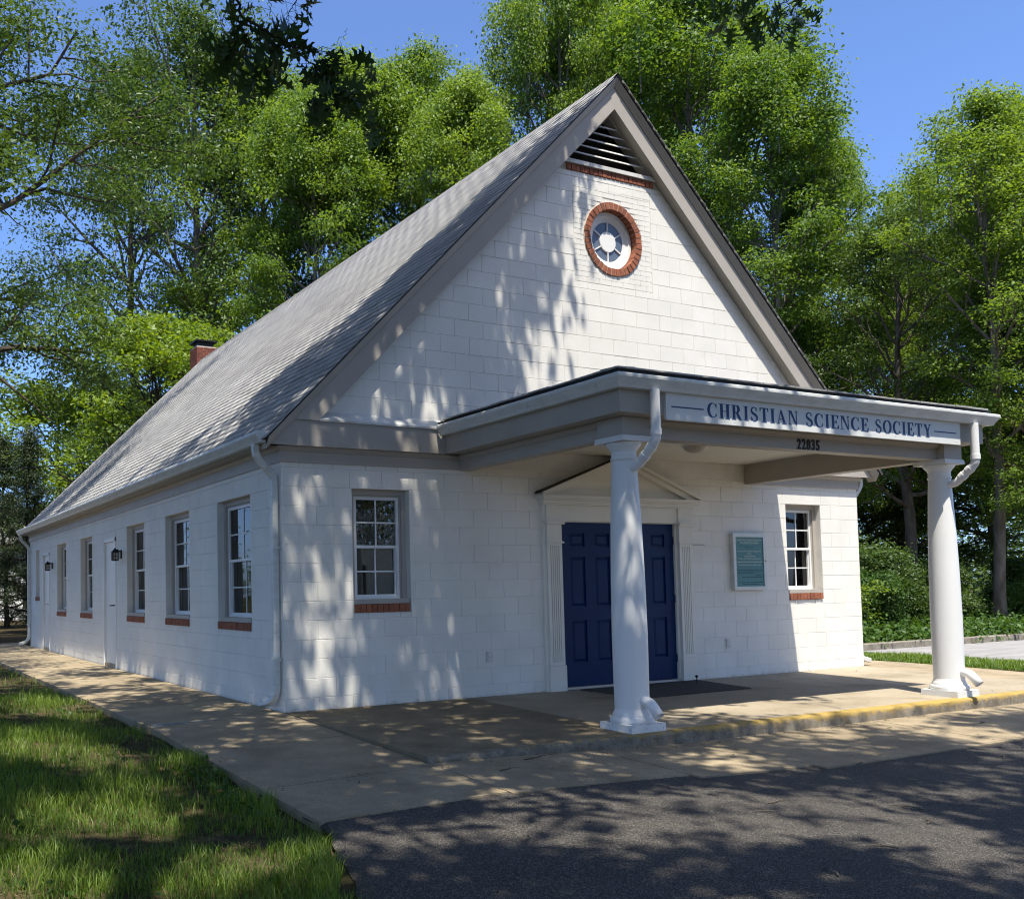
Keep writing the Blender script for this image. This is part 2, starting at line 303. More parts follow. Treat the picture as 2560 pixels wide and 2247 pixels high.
def kerb_paint():
    m = mat('worn_yellow_kerb', (.27, .24, .19), (.15, .13, .10), rough=.85, scale=9., detail=6., bump=.5, bscale=90., speck=(60., .52, .68, (.07, .06, .045), .6))
    nt = m.node_tree; N = nt.nodes; L = nt.links; b = N['Principled BSDF']; old = b.inputs['Base Color'].links[0].from_socket
    g = N.new('ShaderNodeNewGeometry'); sx = N.new('ShaderNodeSeparateXYZ'); L.new(g.outputs['Position'], sx.inputs[0])
    nz = N.new('ShaderNodeTexNoise'); nz.inputs['Scale'].default_value = 16.; nz.inputs['Detail'].default_value = 9.; nz.inputs['Roughness'].default_value = .7; L.new(g.outputs['Position'], nz.inputs['Vector'])
    n0 = N.new('ShaderNodeTexNoise'); n0.inputs['Scale'].default_value = 1.1; L.new(g.outputs['Position'], n0.inputs['Vector'])
    top = N.new('ShaderNodeMapRange'); top.inputs[1].default_value = -.135; top.inputs[2].default_value = -.062; top.inputs[3].default_value = -.16; top.inputs[4].default_value = .24; L.new(sx.outputs[2], top.inputs[0])
    gx = N.new('ShaderNodeMapRange'); gx.inputs[1].default_value = .2; gx.inputs[2].default_value = 5.; gx.inputs[3].default_value = -.34; gx.inputs[4].default_value = .02; L.new(sx.outputs[0], gx.inputs[0])
    def add(a, b_, f=1.):
        q = N.new('ShaderNodeMath'); q.operation = 'MULTIPLY_ADD'; q.inputs[1].default_value = f; L.new(b_, q.inputs[0]); L.new(a, q.inputs[2]); return q.outputs[0]
    v = add(add(add(nz.outputs[0], top.outputs[0]), gx.outputs[0]), n0.outputs[0], .25)
    r = N.new('ShaderNodeMapRange'); r.inputs[1].default_value = .54; r.inputs[2].default_value = .80; r.inputs[4].default_value = .85; L.new(v, r.inputs[0])
    mx = N.new('ShaderNodeMix'); mx.data_type = 'RGBA'; mx.inputs[7].default_value = (.42, .285, .065, 1); L.new(old, mx.inputs[6]); L.new(r.outputs[0], mx.inputs[0]); L.new(mx.outputs[2], b.inputs['Base Color'])
    return m
KERBY = kerb_paint()
# ------------------------------------------------------------------ the setting: ground, footpath, porch slab, parking area
W, LEN, RX = 9.347, 15.914, 4.70
JZ = lambda k: .13 + .2032*k
def sstep(x, a, b):
    t = np.clip((np.asarray(x, float) - a)/(b - a), 0, 1); return t*t*(3 - 2*t)
def z_slab(y): return -.0205*np.maximum(0, -np.asarray(y, float))
def z_walk(x, y):
    x, y = np.asarray(x, float), np.asarray(y, float); d = np.clip(-y, 0, 4.)
    return -.035*d - .08*sstep(x, 0, 3.)*sstep(d, .5, 2.8) - .03*np.clip(-x, 0, 1.5)/1.45 - .022*np.clip(-y - 4., 0, 30)
def z_lawn(x, y):
    x, y = np.asarray(x, float), np.asarray(y, float)
    b = -.085 - .035*np.clip(-y, 0, 4.) - .022*np.clip(-y - 4., 0, 30) + .03*np.sin(x*1.3 + y*.7)*np.sin(y*.9 - x*.5)
    return b + .012*np.sin(x*5.1)*np.sin(y*4.3) + .02*np.clip(-x - 1.5, 0, 3)

def sheet(name, xs, ys, zf, m, keep=None):
    X, Y = np.meshgrid(xs, ys, indexing='ij'); Z = zf(X, Y); n, k = X.shape
    I = np.arange(n*k).reshape(n, k); F = np.stack([I[:-1, :-1], I[1:, :-1], I[1:, 1:], I[:-1, 1:]], -1).reshape(-1, 4)
    V = np.stack([X, Y, Z], -1).reshape(-1, 3)
    if keep is not None: c = V[F].mean(1); F = F[keep(c[:, 0], c[:, 1])]
    return link(name, mesh_np(name, V, F, [m], smooth=True))
tag(sheet('ground', np.array([-300, -60, -20, 0, 20, 60, 300.]), np.array([-300, -60, -20, 0, 20, 60, 300.]), lambda x, y: x*0 - .62, DIRT), kind='structure')
tag(sheet('woodland_floor', np.linspace(-14, 60, 60), np.linspace(3.9, 60, 50), lambda x, y: -.17 + .05*np.sin(x*1.1 + y)*np.sin(y*.8) + .012*np.clip(y - 5, 0, 99) - .05*(x < 11), DIRT, keep=lambda x, y: ~((x < 12) & (y < 16.6))), kind='structure')
EX = lambda y: np.where(y > -3.87, -1.44, -1.44 + (y + 3.87)*.33)      # edge between lawn and paving / asphalt
lawn = tag(sheet('lawn', np.linspace(-14, -1.38, 90), np.linspace(-12, 30, 200), z_lawn, SOIL), kind='structure')
def z_asph(x, y): return z_walk(x, y) - .012
ys_ = np.concatenate([np.linspace(-40, -8, 60), np.linspace(-7.9, -3.55, 90)]); ts_ = np.linspace(0, 1, 70)**1.5
Ya, Ta = np.meshgrid(ys_, ts_, indexing='ij'); Ea = EX(Ya) + .012*np.sin(Ya*9.) + .008*np.sin(Ya*23.); Xa = Ea + Ta*(26 - Ea)
Ia = np.arange(Xa.size).reshape(Xa.shape); Fa = np.stack([Ia[:-1, :-1], Ia[:-1, 1:], Ia[1:, 1:], Ia[1:, :-1]], -1).reshape(-1, 4)
tag(link('parking_lot', mesh_np('parking_lot', np.stack([Xa, Ya, z_asph(Xa, Ya) - .018*(Ta == 0)], -1).reshape(-1, 3), Fa, [ASPHALT], smooth=True)), kind='structure')
tag(sheet('lawn_south', np.linspace(-30, -1.5, 60), np.linspace(-40, -11.9, 40), z_lawn, SOIL, keep=lambda x, y: x < EX(y) + .2), kind='structure')
# lane, kerb and verge on the far right
tag(sheet('lane', np.linspace(12.6, 60, 40), np.linspace(-40, 3.45, 40), lambda x, y: -.155 - .004*np.abs(y - 3), LANE), kind='structure')
def z_verge(x, y): return -.028 - .035*np.clip(x - 10.5, 0, 9) + 0*y
tag(sheet('verge', np.linspace(10.45, 13.5, 16), np.linspace(-12, 3.95, 40), z_verge, SOIL, keep=lambda x, y: x < 12.85 + .16*np.clip(y, -9, 9)), kind='structure')
lk = thing('lane_kerb', 'weathered concrete kerb along the far edge of the lane', 'kerb', (14, 3.5, -.16))
kx = 11.2
for i in range(16):
    L_ = 1.22; b = MB(); j = .012*math.sin(i*2.3)
    b.prism([(3.44 + j, -.16), (3.44 + j, -.035), (3.46 + j, -.02), (3.60 + j, -.02), (3.60 + j, -.16)], 'x', kx + .006, kx + L_ - .006)
    b.build('kerb_stone', KERBC, lk, org=(14, 3.5, -.16)); kx += L_

def slab_piece(name, x0, x1, y0, y1, zf, m, parent, thick=.14, n=5, jit=0.):
    xs, ys = np.linspace(x0, x1, n), np.linspace(y0, y1, n); b = MB(); V = []; F = []
    for i in range(n):
        for k in range(n): V.append((xs[i], ys[k], float(zf(xs[i], ys[k])) + jit))
    for i in range(n-1):
        for k in range(n-1): F.append((i*n+k, (i+1)*n+k, (i+1)*n+k+1, i*n+k+1))
    rim = [i*n for i in range(n)] + [(n-1)*n + k for k in range(1, n)] + [i*n + n-1 for i in range(n-2, -1, -1)] + [k for k in range(n-2, 0, -1)]
    o = len(V); V += [(V[i][0], V[i][1], V[i][2] - thick) for i in rim]; r = len(rim)
    F += [(rim[i], rim[(i+1) % r], o + (i+1) % r, o + i) for i in range(r)]
    b.add(V, F); return b.build(name, m, parent)
fp = link('footpath', None); tag(fp, kind='structure')
ZW = lambda x, y: z_walk(x, y)
yj = [-3.80, -2.86, -1.42, -.02, 1.5, 3.0, 4.6, 6.2, 7.8, 9.5, 11.2, 12.9, 14.6, 16.3, 18.0]
STRIP = mat('joint_strip', (.20, .24, .26), (.15, .18, .19), rough=.5, scale=20.)
b = MB(); b.box(-1.42, -.02, -.0255, -.0145, -.12, -.012); b.build('joint_strip', STRIP, fp)
for a, b_ in zip(yj[:-1], yj[1:]): slab_piece('paving_slab', -1.44 + random.uniform(-.012, .012), -.012, a + .006, b_ - .006, ZW, CONC, fp, jit=random.uniform(-.003, .003))
xj = [-.005, 1.66, 2.92, 4.16, 5.38, 6.62, 7.86, 9.1, 10.4]
for a, b_ in zip(xj[:-1], xj[1:]):
    yb = -3.84 - .22*sstep(a, .6, 3.); slab_piece('paving_slab', a + .004, b_ - .004, float(yb), -2.80, ZW, CONC, fp, jit=random.uniform(-.003, .003))
# raised porch slab with a rounded kerb edge
ps = link('porch_slab', None); tag(ps, kind='structure')
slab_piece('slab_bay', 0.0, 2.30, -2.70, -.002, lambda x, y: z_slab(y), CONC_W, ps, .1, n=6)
slab_piece('slab_bay', 2.304, 6.60, -2.70, -.002, lambda x, y: z_slab(y), CONC_G, ps, .1, n=6)
slab_piece('slab_bay', 6.605, 9.36, -2.70, -.002, lambda x, y: z_slab(y), CONC_G, ps, .1, n=6)
slab_piece('slab_bay', 9.365, 10.48, -2.70, 3.9, lambda x, y: z_slab(y) - .004, CONC, ps, .1, n=8)
kb = MB()
for x0, x1 in ((0., 2.6), (2.604, 5.2), (5.204, 7.8), (7.804, 10.48)):
    n = 30; xs = np.linspace(x0, x1, n); V = []; F = []
    prof = [(-2.695, -.0555), (-2.75, -.0565), (-2.785, -.062), (-2.798, -.075), (-2.802, -.10), (-2.80, -.42), (-2.695, -.42)]
    for i, x in enumerate(xs):
        for k, (y, z) in enumerate(prof):
            w = .006*math.sin(x*13.7 + k) + .005*math.sin(x*31 + 2*k) if 1 < k < 5 else 0
            V.append((x, y + w, z + w*.5))
    m_ = len(prof); F = [(i*m_+k, (i+1)*m_+k, (i+1)*m_+(k+1) % m_, i*m_+(k+1) % m_) for i in range(n-1) for k in range(m_)]
    F += [tuple(range(m_)), tuple(range((n-1)*m_ + m_-1, (n-1)*m_-1, -1))]
    MB().add(V, F).build('kerb_edge', KERBY, ps, smooth=True)
# ------------------------------------------------------------------ the church
church = thing('church', 'white painted block church with steep grey shingle roof and columned front porch', 'church', (0, 0, 0))
def part(mb, name, m, parent=None, smooth=False): return mb.build(name, m, parent or church, smooth)
def hub(name, parent=None, label=None):
    o = link(name, None, parent or church)
    if label: o['label'] = label
    return o
FWIN = [(.838, 1.565, 1.01, 2.3652), (7.779, 8.513, 1.01, 2.3652)]
DOOR = (3.70, 5.655, -.2, 2.06)
SWIN = [(.885, 1.99, .815, 2.3652), (3.10, 4.19, .815, 2.3652), (5.30, 6.36, .815, 2.3652), (8.90, 9.93, .815, 2.3652), (11.36, 12.34, .815, 2.3652), (14.57, 15.10, 1.14, 2.3652)]
SDOOR = [(7.10, 7.97, -.2, 2.235), (13.29, 14.09, -.2, 2.245)]
RING = (4.725, 5.71)
# walls: a painted core, the blocks stand 6 mm proud of it
fw = hub('front_wall'); gw = hub('gable_wall'); lw = hub('left_wall')
b = MB()
for r in rect_minus((0.006, W, -.25, 2.80), FWIN + [DOOR]): b.box(r[0], r[1], .006, .2, r[2], r[3])
part(b, 'wall_core', WHITE_MORTAR, fw)
b = MB()
for r in rect_minus((.006, LEN, -.25, 2.80), SWIN + SDOOR):
    x0 = .006; b.box(x0, .2, max(r[0], .2), r[1], r[2], r[3]) if r[1] > .2 else None
part(b, 'wall_core', WHITE_MORTAR, lw)
b = MB(); b.box(W-.2, W, .2, LEN, -.25, 2.80); part(b, 'right_wall', WHITE_BLOCK)
b = MB(); b.box(.2, W-.2, LEN-.2, LEN-.005, -.25, 2.80); b.prism([(.2, 2.8), (W-.2, 2.8), (RX, 7.35)], 'y', LEN-.2, LEN-.005); part(b, 'back_wall', WHITE_BLOCK)
def gclip(poly, s=7.39):
    return clip_poly(clip_poly(poly, 1, 1, s + RX), -1, 1, s - RX)
b = MB(); hx0, hx1, hz0, hz1 = RING[0]-.5, RING[0]+.5, RING[1]-.5, RING[1]+.5
for r in rect_minus((0, W, 2.8005, 6.50), [(hx0, hx1, hz0, hz1)]):
    p = gclip([(r[0], r[2]), (r[1], r[2]), (r[1], r[3]), (r[0], r[3])])
    if len(p) > 2: b.prism(p, 'y', .006, .2)
n = 64; V = []; F = []
for k in range(n):
    t = 2*math.pi*k/n; c, s_ = math.cos(t), math.sin(t); q = .5/max(abs(c), abs(s_))
    for y in (.006, .2):
        V += [(RING[0] + q*c, y, RING[1] + q*s_), (RING[0] + .395*c, y, RING[1] + .395*s_)]
for k in range(n):
    a, c = 4*k, 4*((k+1) % n); F += [(a, c, c+1, a+1), (a+1, c+1, c+3, a+3), (a+2, a+3, c+3, c+2)]
b.add(V, F); part(b, 'wall_core', WHITE_MORTAR, gw)
# blocks
BL, BH, BT = .4064, .2032, .0021
def block_poly(u0, u1, z0, z1): return [(u0 + .0009, z0 + BT), (u1 - .0009, z0 + BT), (u1 - .0009, z1 - BT), (u0 + .0009, z1 - BT)]
cand = []          # (projected area, wall, polygon, jitter)
def area_px(P3):
    q = proj(P3)
    if (q[:, 2] < .2).any() or q[:, 0].max() < 0 or q[:, 0].min() > PW or q[:, 1].max() < 0 or q[:, 1].min() > PH: return 0.
    x, y = q[:, 0], q[:, 1]; return abs(np.sum(x*np.roll(y, -1) - y*np.roll(x, -1)))/2
def lay(wall, length, z_lo, z_hi, holes, off, clip=None, hidden=None):
    k = -1
    while JZ(k) < z_hi:
        z0, z1 = max(JZ(k), z_lo), min(JZ(k+1), z_hi); k += 1
        if z1 - z0 < .02: continue
        u = -(((k + off) % 2)*BL/2)
        while u < length:
            a, c = max(u, 0.), min(u + BL, length); u += BL
            if c - a < .03: continue
            for r in rect_minus((a, c, z0, z1), holes):
                if r[1] - r[0] < .012 or r[3] - r[2] < .012: continue
                p = block_poly(*r)
                if clip:
                    p = clip(p)
                    if len(p) < 3: continue
                P3 = np.array([(q[0], 0, q[1]) if wall != 'left' else (0, q[0], q[1]) for q in p])
                ar = area_px(P3)
                if hidden and hidden(P3.mean(0)): ar *= .02
                cand.append((ar, wall, p, random.uniform(-.0012, .0012), abs(r[1]-r[0]-BL) < 1e-5 and abs(r[3]-r[2]-BH) < 1e-5 and len(p) == 4))
lay('front', W, -.06, 2.66, FWIN + [(3.42, 5.90, -.2, 2.36)], 0)
lay('gable', W, 3.0, 6.50, [(4.07, 5.385, 5.09, 6.33)], 0, clip=lambda p: gclip(p, 7.36), hidden=lambda c: c[2] < 3.1)
lay('left', LEN, -.06, 2.70, SWIN + SDOOR, 1)
cand.sort(key=lambda t: -t[0])
wall_of = {'front': fw, 'gable': gw, 'left': lw}
def blk_mesh(p, wall, jit):
    m = MB(); m.chamfer(p, jit, .012, .0026)
    if wall == 'left': m.v = [(y, x, z) for x, y, z in m.v]
    return m
fullm = MB().chamfer([(0, 0), (BL - .0018, 0), (BL - .0018, BH - 2*BT), (0, BH - 2*BT)], 0, .012, .0026).mesh('block', WHITE_BLOCK)
rest = {'front': MB(), 'gable': MB(), 'left': MB()}
for i, (ar, wall, p, jit, full) in enumerate(cand):
    if i < 300:
        if full and wall != 'left': link('block', fullm, wall_of[wall], (p[0][0], jit, p[0][1]))
        elif full: o = link('block', fullm, wall_of[wall], (jit, p[1][0], p[0][1])); o.rotation_euler = (0, 0, -math.pi/2)
        else: blk_mesh(p, wall, jit).build('block', WHITE_BLOCK, wall_of[wall])
    else: m = blk_mesh(p, wall, jit); rest[wall].add(m.v, m.f)
for w_, m in rest.items():
    if m.v: tag(m.build('blockwork', WHITE_BLOCK, wall_of[w_]), kind='stuff')
# white painted brick field round the round window
b = MB(); k = 0; z = 5.095
while z < 6.325:
    x = 4.075 - (k % 2)*.10
    while x < 5.38:
        a, c = max(x + .002, 4.075), min(x + .198, 5.38); x += .20
        d1 = math.hypot(max(a - RING[0], RING[0] - c, 0), max(z - RING[1], RING[1] - z - .06, 0)); d2 = max(math.hypot(q - RING[0], w_ - RING[1]) for q in (a, c) for w_ in (z, z + .06))
        if c - a < .02: continue
        if d2 < .49: continue
        if d1 < .49:                                         # cut against the ring
            for q0 in np.linspace(a, c, 8)[:-1]:
                q1 = q0 + (c - a)/7
                if math.hypot(max(q0 - RING[0], RING[0] - q1, 0), max(z - RING[1], RING[1] - z - .06, 0)) > .485: b.box(q0, q1, .0008, .012, z + .003, z + .062)
            continue
        b.chamfer([(a, z + .0012), (c, z + .0012), (c, z + .0659), (a, z + .0659)], random.uniform(.0005, .0018), .012, .0022)
    z += .0673; k += 1
tag(part(b, 'brickwork', WHITEBRICK, gw), kind='stuff')
# the round window
rw = hub('round_window')
n = 37
for k in range(n):
    t0, t1 = 2*math.pi*(k + .07)/n, 2*math.pi*(k + .93)/n; b = MB(); j = random.uniform(-.004, .003)
    p = [(RING[0] + r*math.cos(t), RING[1] + r*math.sin(t)) for r, t in ((.388 + j, t0), (.483 + j, t0), (.483 + j, t1), (.388 + j, t1))]
    b.chamfer(p, -.014 + random.uniform(-.003, .003), .09, .003); b.build('brick', BRICK, rw)
b = MB(); V = []; F = []; n = 72; prof = [(.392, .085), (.392, -.006), (.478, -.006), (.490, .004), (.478, .02)]
for k in range(n):
    t = 2*math.pi*k/n; V += [(RING[0] + r*math.cos(t), y, RING[1] + r*math.sin(t)) for r, y in prof]
m_ = len(prof); F = [(k*m_+j, ((k+1) % n)*m_+j, ((k+1) % n)*m_+j+1, k*m_+j+1) for k in range(n) for j in range(m_-1)]
b.add(V, F).build('mortar_bed', BRICKM, rw, smooth=True)
def ring_mb(prof, cx=RING[0], cz=RING[1], n=64):
    V = []; m_ = len(prof)
    for k in range(n):
        t = 2*math.pi*k/n; V += [(cx + r*math.cos(t), y, cz + r*math.sin(t)) for r, y in prof]
    return MB().add(V, [(k*m_+j, ((k+1) % n)*m_+j, ((k+1) % n)*m_+(j+1) % m_, k*m_+(j+1) % m_) for k in range(n) for j in range(m_)])
ring_mb([(.392, .13), (.392, .085), (.375, .072), (.335, .075), (.325, .088), (.285, .10), (.258, .105), (.255, .13)]).build('frame', WHITE_TRIM, rw, smooth=True)
ring_mb([(.135, .10), (.135, .13), (.12, .13), (.12, .10)]).build('hub_ring', WHITE_TRIM, rw, smooth=True)
b = MB(); pp = [(RING[0] + .13*math.cos(2*math.pi*k/40), RING[1] + .13*math.sin(2*math.pi*k/40)) for k in range(40)]
b.prism(pp, 'y', .097, .128).build('hub', WHITE_TRIM, rw)
for k in range(6):
    t = math.pi/2 + k*math.pi/3; c, s_ = math.cos(t), math.sin(t); w_ = .0085
    p = [(RING[0] + r*c - q*s_, RING[1] + r*s_ + q*c) for r, q in ((.128, -w_), (.262, -w_), (.262, w_), (.128, w_))]
    MB().prism(p, 'y', .10, .122).build('spoke', WHITE_TRIM, rw)
    ts = [t + .02 + (math.pi/3 - .04)*j/8 for j in range(9)]
    p = [(RING[0] + .262*math.cos(q), RING[1] + .262*math.sin(q)) for q in ts] + [(RING[0] + .125*math.cos(q), RING[1] + .125*math.sin(q)) for q in ts[::-1]]
    MB().prism(p, 'y', .114, .118).build('glass_pane', FROST, rw)
b = MB(); b.box(RING[0]-.42, RING[0]+.42, .15, .19, RING[1]-.42, RING[1]+.42); b.build('backing', DARKIN, rw)
# gable vent
vt = hub('gable_vent')
x = 3.985
while x < 5.43:
    MB().chamfer([(x + .003, 6.505), (x + .068, 6.505), (x + .068, 6.582), (x + .003, 6.582)], -.014 + random.uniform(-.002, .002), .15, .003).build('brick', BRICK, vt); x += .0735
b = MB(); b.box(3.80, 5.60, .004, .19, 6.49, 6.585); b.build('mortar_bed', BRICKM, vt)
b = MB(); b.prism([(3.92, 6.59), (5.48, 6.59), (5.43, 6.64), (3.97, 6.64)], 'y', -.035, .12); b.build('sill_board', FLASH, vt)
for k, z in enumerate((6.745, 6.848, 6.951, 7.054, 7.157)):
    h = 7.37 - z; b = MB(); b.prism([(-.012, z), (-.004, z + .022), (.10, z + .075), (.096, z + .056)], 'x', RX - h + .02, RX + h - .02); b.build('slat', FLASH, vt)
b = MB(); b.prism([(3.75, 6.60), (5.65, 6.60), (RX, 7.45)], 'y', .16, .19); b.build('backing', BLACK, vt)  # black sheet paints the shade in the recess behind the slats
for sgn in (-1, 1):
    p = [(RX + sgn*.78, 6.64), (RX + sgn*.70, 6.64), (RX, 7.31), (RX, 7.40)]
    MB().prism(p, 'y', -.012, .12).build('vent_trim', TAUPE, vt)
# frieze, crown, soffit, fascia
def sweep_part(name, m, prof, path, parent=None): return MB().sweep(prof, path).build(name, m, parent or church)
PA, PB = [(0, LEN), (0, 0), (2.247, 0)], [(7.173, 0), (W, 0), (W, LEN)]
for P_ in (PA, PB):
    sweep_part('frieze_board', TAUPE, [(-.003, 2.622), (.022, 2.622), (.022, 2.735), (-.003, 2.735)], P_)
    sweep_part('crown_moulding', TAUPE, [(-.003, 2.736), (.024, 2.736), (.034, 2.742), (.038, 2.752), (.056, 2.768), (.060, 2.786), (-.003, 2.786)], P_)
for sx, x in ((-1, 0.), (1, W)):
    b = MB(); b.box(min(x, x + sx*.2), max(x, x + sx*.2), -.10, LEN + .15, 2.787, 2.80); part(b, 'eave_soffit', TAUPE)
    b = MB(); b.box(min(x + sx*.18, x + sx*.2), max(x + sx*.18, x + sx*.2), -.115, LEN + .16, 2.801, 2.90); part(b, 'eave_fascia', TAUPE)
OHB = -.112
b = MB(); b.prism([(-.163, 2.787), (2.0, 2.787), (2.0, 3.06), (.11, 3.06)], 'y', OHB, -.003); part(b, 'pent_board', TAUPE)
b = MB(); b.prism([(W+.215, 2.787), (7.43, 2.787), (7.43, 3.06), (9.29, 3.06)], 'y', OHB, -.003); part(b, 'pent_board', TAUPE)
b = MB(); b.prism([(-.005, 3.185), (OHB - .018, 3.078), (OHB - .018, 3.058), (-.002, 3.062)], 'x', .40, 2.0); part(b, 'flashing', FLASH)
b = MB(); b.prism([(-.005, 3.185), (OHB - .018, 3.078), (OHB - .018, 3.058), (-.002, 3.062)], 'x', 7.37, 9.0); part(b, 'flashing', FLASH)
for sgn in (-1, 1):
    p = [(RX + sgn*4.588, 3.062), (RX + sgn*4.308, 3.062), (RX, 7.37), (RX, 7.65)]
    MB().prism(p, 'y', -.128, .0).build('rake_board', TAUPE, church)
    prof = [(-.129, 7.652), (-.142, 7.664), (-.150, 7.685), (-.178, 7.735), (-.186, 7.752), (-.186, 7.778), (-.01, 7.778), (-.01, 7.652)]
    x0 = RX + sgn*4.915; V = []; F = []; m_ = len(prof)
    for x in (x0, RX): V += [(x, y, s_ - abs(x - RX)) for y, s_ in prof]
    F = [(j, (j+1) % m_, (j+1) % m_ + m_, j + m_) for j in range(m_)] + [tuple(range(m_)), tuple(range(2*m_-1, m_-1, -1))]
    MB().add(V, F).build('rake_crown', TAUPE, church)
    b = MB(); b.prism([(RX + sgn*4.86, 2.787), (RX + sgn*4.915, 2.787), (RX + sgn*4.915, 2.862), (RX + sgn*4.86, 2.79)], 'y', -.15, -.115); part(b, 'rake_end', TAUPE)
# roof with shingles
rf = hub('roof')
b = MB(); b.prism([(-.245, 2.842), (RX, 7.787), (2*RX + .245, 2.842), (2*RX + .245, 2.822), (RX, 7.767), (-.245, 2.822)], 'y', -.195, LEN + .2); b.build('roof_deck', BLACK, rf)
EXP, TW = .1435, .3048
def tab(w=TW - .005, th=.0105):
    L_ = EXP + .03; return [(0, 0, .0015), (w, 0, .0015), (w, L_, .001), (0, L_, .001), (0, 0, th), (w, 0, th), (w, L_, .0035), (0, L_, .0035)], [(3,2,1,0),(4,5,6,7),(0,1,5,4),(1,2,6,5),(2,3,7,6),(3,0,4,7)]
q2 = math.sqrt(.5)
def slope_mat(y, v, side, lift=0.):
    # local x along the ridge, local y up the slope, local z out of the roof
    if side < 0: ex, ey, ez = (0, -1, 0), (q2, 0, q2), (-q2, 0, q2)
    else: ex, ey, ez = (0, 1, 0), (-q2, 0, q2), (q2, 0, q2)
    x0 = -.262 if side < 0 else 2*RX + .262; z0 = 2.8257
    o = (x0 + ey[0]*v + ez[0]*lift, y, z0 + ey[2]*v + ez[2]*lift)
    return Matrix(((ex[0], ey[0], ez[0], o[0]), (ex[1], ey[1], ez[1], o[1]), (ex[2], ey[2], ez[2], o[2]), (0, 0, 0, 1)))
TV, TF = tab(); TVn = np.array(TV); tabs = [mesh_np('shingle', TVn*np.array([1, 1, q]), TF, [SHINGLE], tint=np.zeros(8)) for q in (1., 1.25)]
sh = []
for side in (-1, 1):
    for c in range(int(7.02/EXP)):
        v = c*EXP; y = -.215; fr_ = ((c % 2)*.5 + (.17 if c % 4 > 1 else 0)); w_ = TW*(1 - fr_)
        while y < LEN + .2:
            w_ = min(w_, LEN + .22 - y)
            Mx = slope_mat(y + (w_ if side < 0 else 0), v, side, random.uniform(0, .0025)) @ Matrix.Diagonal((w_/TW, 1, 1, 1))
            ar = area_px(np.array([Mx @ Vector(p) for p in ((0, 0, 0), (TW, 0, 0), (TW, EXP, 0), (0, EXP, 0))])) if side < 0 else 0
            sh.append((ar, Mx)); y += w_; w_ = TW
sh.sort(key=lambda t: -t[0]); RV = []; RTi = []
for i, (ar, Mx) in enumerate(sh):
    if i < 300: o = link('shingle', tabs[i % 2], rf); o.matrix_world = Mx
    else: A = np.array(Mx); RV.append(TVn@A[:3, :3].T + A[:3, 3]); RTi.append(np.full(8, random.random()))
RV = np.concatenate(RV); RF = (np.array(TF)[None] + 8*np.arange(len(RV)//8)[:, None, None]).reshape(-1, 4)
tag(link('shingles', mesh_np('shingles', RV, RF, [SHINGLE], tint=np.concatenate(RTi)), rf), kind='stuff')
b = MB(); y = -.21
while y < LEN + .2:
    b.add([(RX - .13, y, 7.677), (RX, y, 7.815), (RX + .13, y, 7.677), (RX - .13, y + .16, 7.667), (RX, y + .16, 7.805), (RX + .13, y + .16, 7.667)], [(0, 1, 4, 3), (1, 2, 5, 4)]); y += .145
tag(b.build('ridge_shingles', SHINGLE, rf), kind='stuff')
# chimney behind the ridge
ch = hub('chimney'); cx0, cx1, cy0, cy1 = 4.60, 5.20, 16.25, 16.85
b = MB(); b.box(cx0 + .012, cx1 - .012, cy0 + .012, cy1 - .012, 0, 8.22); b.build('mortar_core', BRICKM, ch)
k = 0; z = 7.30
while z < 8.17:
    for side in range(2):
        u = -.1 if k % 2 else 0.; lim = (cx1 - cx0) if side == 0 else (cy1 - cy0)
        while u < lim:
            a, c = max(u, 0) + .004, min(u + .2, lim) - .004; u += .2
            if c - a < .03: continue
            m = MB().chamfer([(a, z + .004), (c, z + .004), (c, z + .064), (a, z + .064)], 0, .03, .003)
            m.v = [(cx0 + x, cy0 + y, q) for x, y, q in m.v] if side == 0 else [(cx0 + y, cy0 + x, q) for x, y, q in m.v]
            m.build('brick', CHBRICK, ch)
    z += .0685; k += 1
b = MB(); b.box(cx0 + .08, cx1 - .08, cy0 + .08, cy1 - .08, 8.22, 8.36); b.build('flue', BLACK, ch)
b = MB(); b.box(cx0 - .02, cx1 + .02, cy0 - .02, cy1 + .02, 8.36, 8.40); b.build('cap', BLACK, ch)
# gutters and downspouts
def gprof(z, h=.125, w=.122):
    f = h/.125; g = w/.122
    o = [(.002, .125), (.002, 0), (.075, 0), (.085, .025), (.106, .06), (.116, .078), (.122, .09), (.122, .115), (.113, .125)]
    i = [(.110, .119), (.115, .112), (.114, .092), (.100, .062), (.079, .028), (.070, .007), (.008, .007), (.008, .125)]
    return [(a*g, z + c*f) for a, c in o + i], [(a*g, z + c*f) for a, c in o]
gp, ge = gprof(2.802, .118)
for path, cap in (([(-.2, LEN + .16), (-.2, -.10)], -1), ([(W + .2, -.10), (W + .2, LEN + .16)], 1)):
    sweep_part('gutter', GUTTER_W, gp, path)
    b = MB(); b.prism([(path[0][0] + cap*a, c) for a, c in ge], 'y', -.104, -.1); part(b, 'gutter_end', PVC)
gp, ge = gprof(2.985, .12, .13)
sweep_part('porch_gutter', GUTTER_W, gp, [(2.0, -.125), (2.0, -2.87), (7.42, -2.87), (7.42, -.125)])
RECT = [(.034, .027), (.034, -.027), (.027, -.033), (-.027, -.033), (-.034, -.027), (-.034, .027), (-.027, .033), (.027, .033)]
